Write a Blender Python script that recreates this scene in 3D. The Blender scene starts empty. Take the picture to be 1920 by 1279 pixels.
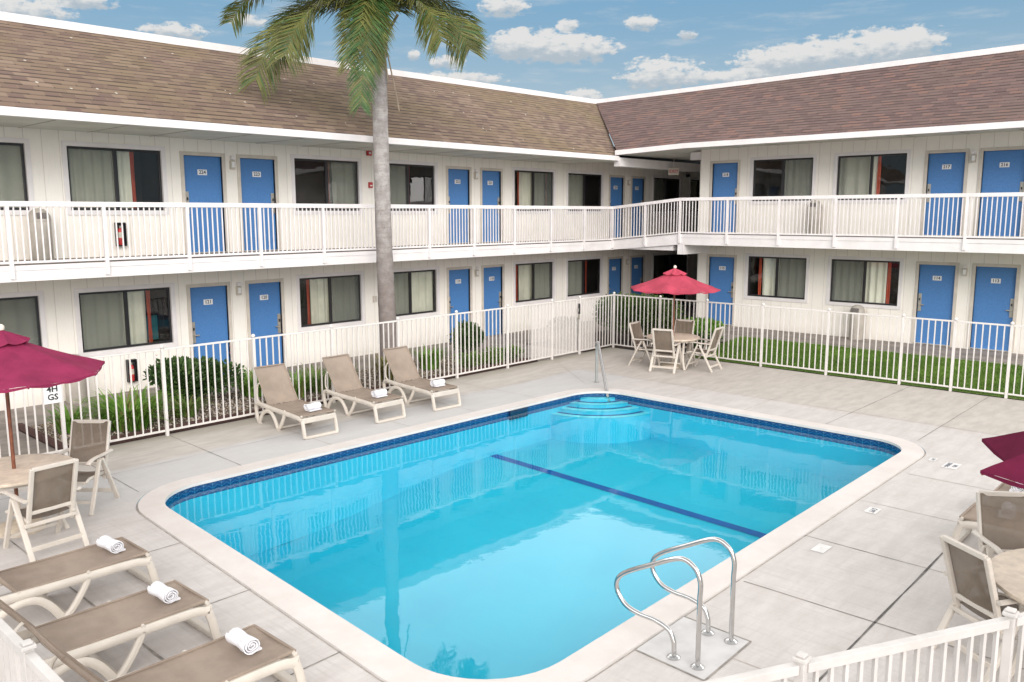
import bpy, bmesh, math, random
from mathutils import Vector, Matrix, noise
random.seed(7)
C = bpy.context.scene.collection
PI = math.pi

# ------------------------------------------------------------------ materials
MATS = {}
def _new(name):
    m = bpy.data.materials.new(name); m.use_nodes = True
    nt = m.node_tree; nt.nodes.clear()
    return m, nt, nt.nodes, nt.links
def N(nt, t, **kw):
    n = nt.nodes.new(t)
    for k, v in kw.items(): setattr(n, k, v)
    return n
def mth(nt, op, a, b=None, c=None, clamp=False):
    n = nt.nodes.new('ShaderNodeMath'); n.operation = op; n.use_clamp = clamp
    for i, v in enumerate((a, b, c)):
        if v is None: continue
        if isinstance(v, (int, float)): n.inputs[i].default_value = v
        else: nt.links.new(v, n.inputs[i])
    return n.outputs[0]
def mixc(nt, fac, a, b, blend='MIX'):
    n = nt.nodes.new('ShaderNodeMix'); n.data_type = 'RGBA'; n.blend_type = blend
    for s, v in ((n.inputs[0], fac), (n.inputs[6], a), (n.inputs[7], b)):
        if isinstance(v, (int, float)): s.default_value = v
        elif isinstance(v, (tuple, list)): s.default_value = (*v[:3], 1)
        else: nt.links.new(v, s)
    return n.outputs[2]
def ramp(nt, fac, lo, hi):
    n = nt.nodes.new('ShaderNodeMapRange'); n.inputs[1].default_value = lo; n.inputs[2].default_value = hi
    n.interpolation_type = 'SMOOTHSTEP'; nt.links.new(fac, n.inputs[0]); return n.outputs[0]
def noise_tex(nt, vec, scale, detail=4, rough=.55):
    n = nt.nodes.new('ShaderNodeTexNoise'); n.inputs['Scale'].default_value = scale
    n.inputs['Detail'].default_value = detail; n.inputs['Roughness'].default_value = rough
    if vec is not None: nt.links.new(vec, n.inputs['Vector'])
    return n.outputs[0]
def scaled(nt, vec, s):
    n = nt.nodes.new('ShaderNodeMapping'); n.inputs['Scale'].default_value = s; nt.links.new(vec, n.inputs['Vector']); return n.outputs[0]
def finish(nt, col, rough=.6, bump=None, bstr=.2, bdist=.01, spec=.5, metal=0., sheen=0., trans=0., alpha=None):
    b = nt.nodes.new('ShaderNodeBsdfPrincipled'); o = nt.nodes.new('ShaderNodeOutputMaterial')
    if isinstance(col, (tuple, list)): b.inputs['Base Color'].default_value = (*col[:3], 1)
    else: nt.links.new(col, b.inputs['Base Color'])
    if isinstance(rough, (int, float)): b.inputs['Roughness'].default_value = rough
    else: nt.links.new(rough, b.inputs['Roughness'])
    b.inputs['Specular IOR Level'].default_value = spec; b.inputs['Metallic'].default_value = metal
    if bump is not None:
        bn = nt.nodes.new('ShaderNodeBump'); bn.inputs['Strength'].default_value = bstr; bn.inputs['Distance'].default_value = bdist
        nt.links.new(bump, bn.inputs['Height']); nt.links.new(bn.outputs[0], b.inputs['Normal'])
    out = b.outputs[0]
    if trans:
        tr = nt.nodes.new('ShaderNodeBsdfTranslucent'); mx = nt.nodes.new('ShaderNodeMixShader'); mx.inputs[0].default_value = trans
        if isinstance(col, (tuple, list)): tr.inputs[0].default_value = (*col[:3], 1)
        else: nt.links.new(col, tr.inputs[0])
        nt.links.new(out, mx.inputs[1]); nt.links.new(tr.outputs[0], mx.inputs[2]); out = mx.outputs[0]
    if alpha is not None:
        tp = nt.nodes.new('ShaderNodeBsdfTransparent'); mx = nt.nodes.new('ShaderNodeMixShader')
        if isinstance(alpha, (int, float)): mx.inputs[0].default_value = alpha
        else: nt.links.new(alpha, mx.inputs[0])
        nt.links.new(tp.outputs[0], mx.inputs[1]); nt.links.new(out, mx.inputs[2]); out = mx.outputs[0]
    nt.links.new(out, o.inputs[0]); return b
def simple(name, col, rough=.5, var=.12, scale=6., spec=.5, metal=0., bstr=0., bscale=80., trans=0., alpha=None, dirt=None):
    m, nt, ns, ls = _new(name)
    tc = N(nt, 'ShaderNodeTexCoord').outputs['Object']
    n1 = noise_tex(nt, tc, scale, 5)
    dark = tuple(c * (1 - var) for c in col); lite = tuple(min(1, c * (1 + var)) for c in col)
    c = mixc(nt, ramp(nt, n1, .3, .7), dark, lite)
    if dirt:
        n2 = noise_tex(nt, tc, scale * .35, 6, .7); c = mixc(nt, mth(nt, 'MULTIPLY', ramp(nt, n2, .5, .75), dirt[1]), c, dirt[0])
    bump = noise_tex(nt, tc, bscale, 3) if bstr else None
    finish(nt, c, rough, bump, bstr, .004, spec, metal, trans=trans, alpha=alpha)
    MATS[name] = m; return m

def mk_siding():
    m, nt, ns, ls = _new('siding')
    uv = N(nt, 'ShaderNodeUVMap').outputs[0]
    sx = N(nt, 'ShaderNodeSeparateXYZ'); ls.new(uv, sx.inputs[0])
    f = mth(nt, 'FRACT', mth(nt, 'DIVIDE', sx.outputs[0], .3048))
    g = mth(nt, 'LESS_THAN', f, .045)
    st = scaled(nt, uv, (18, 1.2, 1)); n1 = noise_tex(nt, st, 3, 5); n2 = noise_tex(nt, uv, .9, 5, .65)
    c = mixc(nt, ramp(nt, n2, .3, .75), (.885, .835, .76), (.845, .79, .71))
    c = mixc(nt, mth(nt, 'MULTIPLY', ramp(nt, n1, .35, .8), .25), c, (.70, .66, .60))
    c = mixc(nt, mth(nt, 'MULTIPLY', g, .42), c, (.42, .37, .31))
    fl = mth(nt, 'SUBTRACT', 1, ramp(nt, sx.outputs[1], .0, .35)); c = mixc(nt, mth(nt, 'MULTIPLY', fl, mth(nt, 'MULTIPLY', n2, .5)), c, (.42, .38, .32))
    finish(nt, c, .65, mth(nt, 'SUBTRACT', mth(nt, 'MULTIPLY', n1, .15), g), .4, .008)
    MATS['siding'] = m
def mk_roof(name, cols, moss):
    m, nt, ns, ls = _new(name)
    uv = N(nt, 'ShaderNodeUVMap').outputs[0]
    br = N(nt, 'ShaderNodeTexBrick'); ls.new(uv, br.inputs['Vector'])
    br.inputs['Scale'].default_value = 1; br.inputs['Brick Width'].default_value = .26; br.inputs['Row Height'].default_value = .175
    br.inputs['Mortar Size'].default_value = .012; br.inputs['Mortar Smooth'].default_value = .3; br.offset = .37
    br.inputs['Color1'].default_value = (0, 0, 0, 1); br.inputs['Color2'].default_value = (1, 1, 1, 1); br.inputs['Mortar'].default_value = (.5, .5, .5, 1)
    r = br.outputs[0]
    rs = N(nt, 'ShaderNodeSeparateColor'); ls.new(r, rs.inputs[0]); rv = rs.outputs[0]
    cr = N(nt, 'ShaderNodeValToRGB'); ls.new(rv, cr.inputs[0])
    el = cr.color_ramp.elements
    el[0].color = (*cols[0], 1); el[1].color = (*cols[3], 1)
    e = el.new(.35); e.color = (*cols[1], 1); e = el.new(.65); e.color = (*cols[2], 1)
    c = cr.outputs[0]
    n1 = noise_tex(nt, uv, .45, 5, .6); n2 = noise_tex(nt, scaled(nt, uv, (1.5, 6, 1)), 6, 3); n3 = noise_tex(nt, uv, 40, 3)
    c = mixc(nt, mth(nt, 'MULTIPLY', ramp(nt, n1, .4, .75), moss[1]), c, moss[0])
    c = mixc(nt, mth(nt, 'MULTIPLY', n2, .45), c, mixc(nt, .5, c, (.1, .075, .06)))
    sx = N(nt, 'ShaderNodeSeparateXYZ'); ls.new(uv, sx.inputs[0])
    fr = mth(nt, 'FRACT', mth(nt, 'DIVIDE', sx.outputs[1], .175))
    rv2 = mth(nt, 'FRACT', mth(nt, 'MULTIPLY', rv, 7.3)); row_shadow = mth(nt, 'MULTIPLY', mth(nt, 'SUBTRACT', 1, ramp(nt, fr, .12, .38)), mth(nt, 'ADD', .25, mth(nt, 'MULTIPLY', ramp(nt, rv2, .3, .6), .65)))
    c = mixc(nt, row_shadow, c, (.035, .026, .024))  # broken shadow line along each shingle row, painted into the colour
    vo = N(nt, 'ShaderNodeTexVoronoi'); vo.inputs['Scale'].default_value = 2.6; ls.new(uv, vo.inputs['Vector'])
    spot = mth(nt, 'MULTIPLY', mth(nt, 'LESS_THAN', vo.outputs['Distance'], .07), mth(nt, 'GREATER_THAN', noise_tex(nt, uv, .5, 2), moss[2]))
    c = mixc(nt, mth(nt, 'MULTIPLY', spot, .75), c, (.6, .57, .5))
    h = mth(nt, 'ADD', mth(nt, 'MULTIPLY', fr, -1.), mth(nt, 'MULTIPLY', n3, .3))
    finish(nt, c, .92, h, .5, .02, spec=.2)
    MATS[name] = m
def mk_deck():
    m, nt, ns, ls = _new('deck_concrete')
    tc = N(nt, 'ShaderNodeTexCoord').outputs['Object']; sx = N(nt, 'ShaderNodeSeparateXYZ'); ls.new(tc, sx.inputs[0])
    x, y = sx.outputs[0], sx.outputs[1]
    big = noise_tex(nt, tc, .55, 6, .62); med = noise_tex(nt, scaled(nt, tc, (1.1, 3.2, 1)), 1.6, 6, .65); fine = noise_tex(nt, tc, 38, 4, .7)
    brush = noise_tex(nt, scaled(nt, tc, (3, 60, 1)), 4, 3)
    c = mixc(nt, ramp(nt, med, .32, .7), (.495, .458, .432), (.58, .542, .518))
    c = mixc(nt, mth(nt, 'MULTIPLY', ramp(nt, fine, .35, .75), .3), c, (.5, .46, .42))
    stk = noise_tex(nt, scaled(nt, tc, (16, .9, 1)), 1.5, 6, .7); stk2 = noise_tex(nt, scaled(nt, tc, (1.0, 14, 1)), 1.4, 6, .7); c = mixc(nt, mth(nt, 'MULTIPLY', ramp(nt, stk, .48, .7), .42), c, (.40, .365, .345)); c = mixc(nt, mth(nt, 'MULTIPLY', ramp(nt, stk2, .5, .72), .3), c, (.42, .385, .36)); c = mixc(nt, mth(nt, 'MULTIPLY', ramp(nt, noise_tex(nt, tc, 85, 3, .8), .64, .74), .5), c, (.34, .31, .29)); c = mixc(nt, mth(nt, 'MULTIPLY', ramp(nt, brush, .4, .7), .18), c, (.66, .63, .61))
    # weathered beige strip away from the pool, greyer and paler next to it
    yy = mth(nt, 'ADD', y, mth(nt, 'MULTIPLY', mth(nt, 'SUBTRACT', big, .5), .5))
    xx = mth(nt, 'ADD', x, mth(nt, 'MULTIPLY', mth(nt, 'SUBTRACT', big, .5), .5))
    w = mth(nt, 'MAXIMUM', ramp(nt, yy, 11.75, 12.0), ramp(nt, xx, 15.0, 15.3))
    c = mixc(nt, mth(nt, 'MULTIPLY', w, .8), c, mixc(nt, ramp(nt, med, .3, .7), (.43, .39, .345), (.53, .485, .435)))
    cool = mth(nt, 'MULTIPLY', ramp(nt, yy, 9.8, 10.8), mth(nt, 'SUBTRACT', 1, w)); c = mixc(nt, mth(nt, 'MULTIPLY', cool, .55), c, (.50, .50, .495))
    st = ramp(nt, noise_tex(nt, tc, 1.3, 7, .72), .56, .74); c = mixc(nt, mth(nt, 'MULTIPLY', st, .25), c, (.36, .33, .29))
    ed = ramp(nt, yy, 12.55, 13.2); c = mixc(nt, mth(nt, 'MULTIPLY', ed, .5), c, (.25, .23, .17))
    finish(nt, c, .78, fine, .25, .004, spec=.3)
    MATS['deck_concrete'] = m
def mk_coping():
    m, nt, ns, ls = _new('coping')
    tc = N(nt, 'ShaderNodeTexCoord').outputs['Object']
    med = noise_tex(nt, tc, 2.2, 6, .65); fine = noise_tex(nt, tc, 60, 3, .7)
    c = mixc(nt, ramp(nt, med, .3, .7), (.60, .55, .515), (.66, .615, .585)); c = mixc(nt, mth(nt, 'MULTIPLY', ramp(nt, fine, .45, .7), .25), c, (.6, .54, .48))
    finish(nt, c, .7, fine, .2, .003, spec=.3); MATS['coping'] = m
def mk_tile():
    m, nt, ns, ls = _new('waterline_tile')
    uv = N(nt, 'ShaderNodeUVMap').outputs[0]; sx = N(nt, 'ShaderNodeSeparateXYZ'); ls.new(uv, sx.inputs[0])
    u = mth(nt, 'FRACT', mth(nt, 'DIVIDE', sx.outputs[0], .13)); v = mth(nt, 'FRACT', mth(nt, 'DIVIDE', mth(nt, 'SUBTRACT', sx.outputs[1], .122), .052))
    g = mth(nt, 'MAXIMUM', mth(nt, 'LESS_THAN', u, .05), mth(nt, 'LESS_THAN', v, .03))
    tri = mth(nt, 'MULTIPLY', mth(nt, 'ABSOLUTE', mth(nt, 'SUBTRACT', u, .5)), 1.5)      # chevron peaks
    ch = mth(nt, 'LESS_THAN', mth(nt, 'ABSOLUTE', mth(nt, 'SUBTRACT', v, mth(nt, 'SUBTRACT', .88, tri))), .07)
    n = noise_tex(nt, uv, 9, 3)
    c = mixc(nt, n, (.006, .026, .11), (.02, .075, .22)); c = mixc(nt, mth(nt, 'MULTIPLY', ch, .55), c, (.13, .29, .47)); c = mixc(nt, mth(nt, 'MULTIPLY', g, .5), c, (.16, .3, .42))
    finish(nt, c, .15); MATS['waterline_tile'] = m
def mk_pool():
    m, nt, ns, ls = _new('pool_plaster')
    tc = N(nt, 'ShaderNodeTexCoord').outputs['Object']
    n = noise_tex(nt, tc, .7, 5, .6); n2 = noise_tex(nt, tc, 5, 4, .6)
    c = mixc(nt, ramp(nt, n, .3, .7), (.05, .43, .575), (.066, .485, .62)); c = mixc(nt, mth(nt, 'MULTIPLY', ramp(nt, n2, .4, .8), .25), c, (.055, .405, .555))
    finish(nt, c, .7); MATS['pool_plaster'] = m
def mk_water():
    m, nt, ns, ls = _new('pool_water')
    tc = N(nt, 'ShaderNodeTexCoord').outputs['Object']
    n1 = noise_tex(nt, tc, 1.1, 3, .5); n2 = noise_tex(nt, tc, 5.5, 3, .5)
    h = mth(nt, 'ADD', n1, mth(nt, 'MULTIPLY', n2, .16))
    bn = N(nt, 'ShaderNodeBump'); bn.inputs['Strength'].default_value = .10; bn.inputs['Distance'].default_value = .03; ls.new(h, bn.inputs['Height'])
    fr = N(nt, 'ShaderNodeFresnel'); fr.inputs[0].default_value = 1.36; ls.new(bn.outputs[0], fr.inputs['Normal'])
    tp = N(nt, 'ShaderNodeBsdfTransparent'); tp.inputs[0].default_value = (.50, .965, 1.0, 1)
    gl = N(nt, 'ShaderNodeBsdfGlossy'); gl.inputs['Roughness'].default_value = .015; ls.new(bn.outputs[0], gl.inputs['Normal'])
    mx = N(nt, 'ShaderNodeMixShader'); ls.new(mth(nt, 'MINIMUM', fr.outputs[0], .135), mx.inputs[0]); ls.new(tp.outputs[0], mx.inputs[1]); ls.new(gl.outputs[0], mx.inputs[2])
    o = N(nt, 'ShaderNodeOutputMaterial'); ls.new(mx.outputs[0], o.inputs[0]); MATS['pool_water'] = m
def mk_glass():
    m, nt, ns, ls = _new('window_glass')
    tc = N(nt, 'ShaderNodeTexCoord').outputs['Object']
    bn = N(nt, 'ShaderNodeBump'); bn.inputs['Strength'].default_value = .06; bn.inputs['Distance'].default_value = .05; ls.new(noise_tex(nt, tc, 1.3, 2), bn.inputs['Height'])
    fr = N(nt, 'ShaderNodeFresnel'); fr.inputs[0].default_value = 1.6; ls.new(bn.outputs[0], fr.inputs['Normal'])
    tp = N(nt, 'ShaderNodeBsdfTransparent'); tp.inputs[0].default_value = (.97, .98, .97, 1)
    gl = N(nt, 'ShaderNodeBsdfGlossy'); gl.inputs['Roughness'].default_value = .01; ls.new(bn.outputs[0], gl.inputs['Normal'])
    mx = N(nt, 'ShaderNodeMixShader'); ls.new(fr.outputs[0], mx.inputs[0]); ls.new(tp.outputs[0], mx.inputs[1]); ls.new(gl.outputs[0], mx.inputs[2])
    o = N(nt, 'ShaderNodeOutputMaterial'); ls.new(mx.outputs[0], o.inputs[0]); MATS['window_glass'] = m
def mk_leaf(name, a, b, trans=.25, rough=.45):
    m, nt, ns, ls = _new(name)
    tc = N(nt, 'ShaderNodeTexCoord').outputs['Object']
    gi = N(nt, 'ShaderNodeNewGeometry').outputs['Random Per Island']
    n1 = noise_tex(nt, tc, 2.2, 3)
    c = mixc(nt, gi, a, b); c = mixc(nt, ramp(nt, n1, .35, .7), mixc(nt, .45, c, tuple(x * .35 for x in a)), c)
    finish(nt, c, rough, trans=trans, spec=.3); MATS[name] = m
def mk_shingle_floor():
    m, nt, ns, ls = _new('gravel_base')
    tc = N(nt, 'ShaderNodeTexCoord').outputs['Object']
    vo = N(nt, 'ShaderNodeTexVoronoi'); vo.inputs['Scale'].default_value = 26; ls.new(tc, vo.inputs['Vector'])
    s = N(nt, 'ShaderNodeSeparateColor'); ls.new(vo.outputs['Color'], s.inputs[0])
    c = mixc(nt, s.outputs[0], (.16, .11, .075), (.42, .33, .25)); c = mixc(nt, ramp(nt, vo.outputs['Distance'], .2, .6), c, (.07, .05, .035))
    finish(nt, c, .9, vo.outputs['Distance'], .6, .02); MATS['gravel_base'] = m
def mk_lawn():
    m, nt, ns, ls = _new('lawn_soil')
    tc = N(nt, 'ShaderNodeTexCoord').outputs['Object']
    n1 = noise_tex(nt, tc, .8, 4); n2 = noise_tex(nt, tc, 30, 4, .7)
    c = mixc(nt, ramp(nt, n1, .3, .7), (.07, .14, .02), (.17, .25, .05)); c = mixc(nt, mth(nt, 'MULTIPLY', ramp(nt, n2, .4, .7), .5), c, (.06, .11, .018))
    finish(nt, c, .8, n2, .5, .03); MATS['lawn_soil'] = m
def mk_trunk():
    m, nt, ns, ls = _new('palm_bark')
    tc = N(nt, 'ShaderNodeTexCoord').outputs['Object']; sx = N(nt, 'ShaderNodeSeparateXYZ'); ls.new(tc, sx.inputs[0])
    w = noise_tex(nt, scaled(nt, tc, (1.2, 1.2, 9)), 2.2, 6, .75); b = noise_tex(nt, tc, 5.5, 6, .7); k = noise_tex(nt, scaled(nt, tc, (1, 1, .6)), 16, 4, .7)
    rings = mth(nt, 'FRACT', mth(nt, 'ADD', mth(nt, 'MULTIPLY', sx.outputs[2], 9.), mth(nt, 'MULTIPLY', noise_tex(nt, scaled(nt, tc, (1.5, 1.5, 1.5)), 1.2, 4), 2.4)))
    c = mixc(nt, ramp(nt, b, .3, .72), (.255, .225, .21), (.44, .405, .385))
    c = mixc(nt, mth(nt, 'MULTIPLY', ramp(nt, rings, .8, 1.), .3), c, (.2, .165, .15))
    c = mixc(nt, mth(nt, 'MULTIPLY', ramp(nt, w, .5, .66), .5), c, (.23, .19, .175))
    c = mixc(nt, mth(nt, 'MULTIPLY', ramp(nt, k, .58, .7), .5), c, (.15, .12, .11))
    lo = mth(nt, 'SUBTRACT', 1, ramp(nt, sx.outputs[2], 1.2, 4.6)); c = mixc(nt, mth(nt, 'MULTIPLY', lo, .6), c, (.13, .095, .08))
    finish(nt, c, .9, mth(nt, 'ADD', mth(nt, 'MULTIPLY', rings, .3), w), .35, .015); MATS['palm_bark'] = m
def mk_sling(name, col, al=.95):
    m, nt, ns, ls = _new(name)
    tc = N(nt, 'ShaderNodeTexCoord').outputs['Object']
    w1 = N(nt, 'ShaderNodeTexWave'); w1.inputs['Scale'].default_value = 120; w1.bands_direction = 'X'; ls.new(tc, w1.inputs[0])
    n = noise_tex(nt, tc, 3, 5, .65)
    c = mixc(nt, ramp(nt, n, .3, .7), tuple(v * .86 for v in col), tuple(v * 1.1 for v in col)); c = mixc(nt, mth(nt, 'MULTIPLY', w1.outputs[1], .2), c, tuple(v * .5 for v in col))
    finish(nt, c, .75, w1.outputs[1], .2, .002, spec=.25, alpha=al); MATS[name] = m
def mk_fabric(name, col):
    m, nt, ns, ls = _new(name)
    tc = N(nt, 'ShaderNodeTexCoord').outputs['Object']
    n = noise_tex(nt, tc, 2.5, 6, .65); f = noise_tex(nt, tc, 160, 2)
    c = mixc(nt, ramp(nt, n, .3, .72), tuple(v * .8 for v in col), tuple(min(1, v * 1.15) for v in col))
    finish(nt, c, .85, mth(nt, 'ADD', f, mth(nt, 'MULTIPLY', n, 3)), .25, .004, spec=.15, trans=.22); MATS[name] = m
def mk_perf():
    m, nt, ns, ls = _new('perforated_metal')
    tc = N(nt, 'ShaderNodeTexCoord').outputs['Object']; sx = N(nt, 'ShaderNodeSeparateXYZ'); ls.new(tc, sx.inputs[0])
    f = mth(nt, 'SUBTRACT', mth(nt, 'FRACT', mth(nt, 'DIVIDE', sx.outputs[0], .012)), .5); g = mth(nt, 'SUBTRACT', mth(nt, 'FRACT', mth(nt, 'DIVIDE', sx.outputs[2], .012)), .5)
    d = mth(nt, 'ADD', mth(nt, 'MULTIPLY', f, f), mth(nt, 'MULTIPLY', g, g))
    finish(nt, (.72, .68, .65), .5, alpha=mth(nt, 'GREATER_THAN', d, .165)); MATS['perforated_metal'] = m
mk_siding(); mk_deck(); mk_coping(); mk_tile(); mk_pool(); mk_water(); mk_glass(); mk_shingle_floor(); mk_lawn(); mk_trunk(); mk_perf()
mk_roof('roof_brown', [(0.152, 0.1, 0.084), (0.2, 0.136, 0.104), (0.216, 0.152, 0.108), (0.264, 0.188, 0.14)], ((.205, .16, .07), .52, .47))
mk_roof('roof_mauve', [(0.124, 0.08, 0.078), (0.156, 0.102, 0.096), (0.168, 0.114, 0.106), (0.216, 0.124, 0.102)], ((.155, .112, .09), .4, .8))
mk_sling('lounger_sling', (.305, .24, .19)); mk_sling('chair_sling', (.19, .15, .115), .9)
mk_fabric('umbrella_crimson', (.275, .03, .085)); mk_fabric('umbrella_lit', (.53, .075, .12)); mk_fabric('umbrella_shaded', (.135, .013, .042))
mk_leaf('palm_leaf', (.09, .105, .02), (.235, .235, .07), .3); mk_leaf('palm_leaf_green', (.04, .12, .03), (.13, .20, .06), .3); mk_leaf('shrub_leaf', (.03, .075, .018), (.10, .17, .045), .15)
mk_leaf('hedge_leaf', (.045, .09, .02), (.13, .19, .045), .15); mk_leaf('lily_leaf', (.12, .30, .03), (.30, .50, .09), .35); mk_leaf('ground_leaf', (.11, .21, .04), (.26, .36, .10), .3)
mk_leaf('grass_leaf', (.12, .24, .03), (.22, .36, .06), .3); mk_leaf('yellow_leaf', (.2, .2, .05), (.38, .32, .12), .3); mk_leaf('dry_leaf', (.3, .22, .14), (.45, .36, .26), .2)
simple('white_trim', (.76, .715, .70), .5, .05, 2.5, dirt=((.5, .44, .38), .25)); simple('rail_paint', (.755, .705, .69), .42, .05, 4, dirt=((.55, .47, .4), .2))
simple('near_paint', (.53, .50, .475), .45, .08, 4, dirt=((.42, .36, .3), .35)); simple('fence_paint', (.67, .63, .595), .4, .05, 4, dirt=((.5, .42, .34), .25)); simple('soffit', (.62, .61, .54), .7, .06, 2)
simple('door_frame', (.58, .52, .45), .55, .08, 4); simple('door_blue', (.068, .20, .46), .45, .10, 45, bstr=.12, bscale=60, dirt=((.11, .22, .42), .35)); simple('steel_lock', (.48, .44, .38), .35, .1, 20, metal=.6)
simple('plate_white', (.82, .8, .78), .4, .04); simple('marker_tile', (.66, .64, .62), .5, .08, 9); simple('digit_dark', (.05, .06, .10), .5, .1); simple('bronze', (.022, .02, .022), .35, .1)
simple('drape', (.90, .88, .74), .85, .05, 3, trans=.1); simple('drape_red', (.55, .09, .045), .85, .1, 3, trans=.2); simple('room_dark', (.035, .03, .03), .9, .3, 1.5)
[simple('screen_mesh%s' % k, (.15, .16, .14), .8, .1, alpha=a_) for k, a_ in (('', .48), ('_dense', .62), ('_thin', .36))]; simple('lamp_box', (.55, .5, .42), .5, .08); simple('resin', (.56, .505, .44), .45, .06, 5, dirt=((.45, .38, .3), .2))
simple('table_resin', (.56, .47, .37), .5, .14, 9, dirt=((.4, .32, .24), .4)); simple('towel', (.74, .73, .755), .95, .04, 12, bstr=.5, bscale=220); simple('wood_pole', (.17, .055, .025), .5, .25, 14)
simple('finial_white', (.78, .68, .58), .5); simple('stainless', (.62, .61, .6), .16, .05, 8, metal=1.); simple('trash_grey', (.42, .38, .33), .6, .1, 5); simple('trash_dark', (.15, .13, .12), .6)
simple('red_paint', (.45, .03, .03), .4); simple('black_paint', (.02, .02, .022), .4); simple('timber_edge', (.075, .035, .03), .85, .3, 8); simple('concrete_walk', (.26, .225, .20), .85, .22, 2.2, bstr=.2, dirt=((.15, .13, .11), .4))
simple('kerb_concrete', (.36, .32, .29), .85, .15, 3); simple('asphalt', (.06, .06, .06), .9, .2); simple('lane_blue', (.01, .06, .30), .5, .12); simple('joint_black', (.13, .12, .11), .95, .4, 9); simple('joint_dark', (.27, .245, .22), .95, .3, 6); simple('joint_soft', (.42, .38, .34), .9, .2, 6)
simple('pad_concrete', (.54, .525, .515), .8, .1, 4); simple('nosing', (.5, .74, .80), .5); simple('step_paint', (.10, .495, .635), .6, .04); simple('skimmer_dark', (.01, .03, .07), .4); simple('stone_a', (.42, .35, .28), .85, .3, 5); simple('stem', (.10, .07, .045), .9, .2); simple('step_line', (.005, .05, .22), .5)
simple('orange_glow', (.5, .2, .06), .8, .2); simple('flower', (.7, .35, .4), .8); simple('soil', (.07, .05, .04), .95, .3, 6); simple('interior_teal', (.04, .2, .22), .8); simple('roof_flat', (.3, .29, .28), .9)
simple('grey_rail', (.35, .36, .35), .4, .1, metal=.3)

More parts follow.
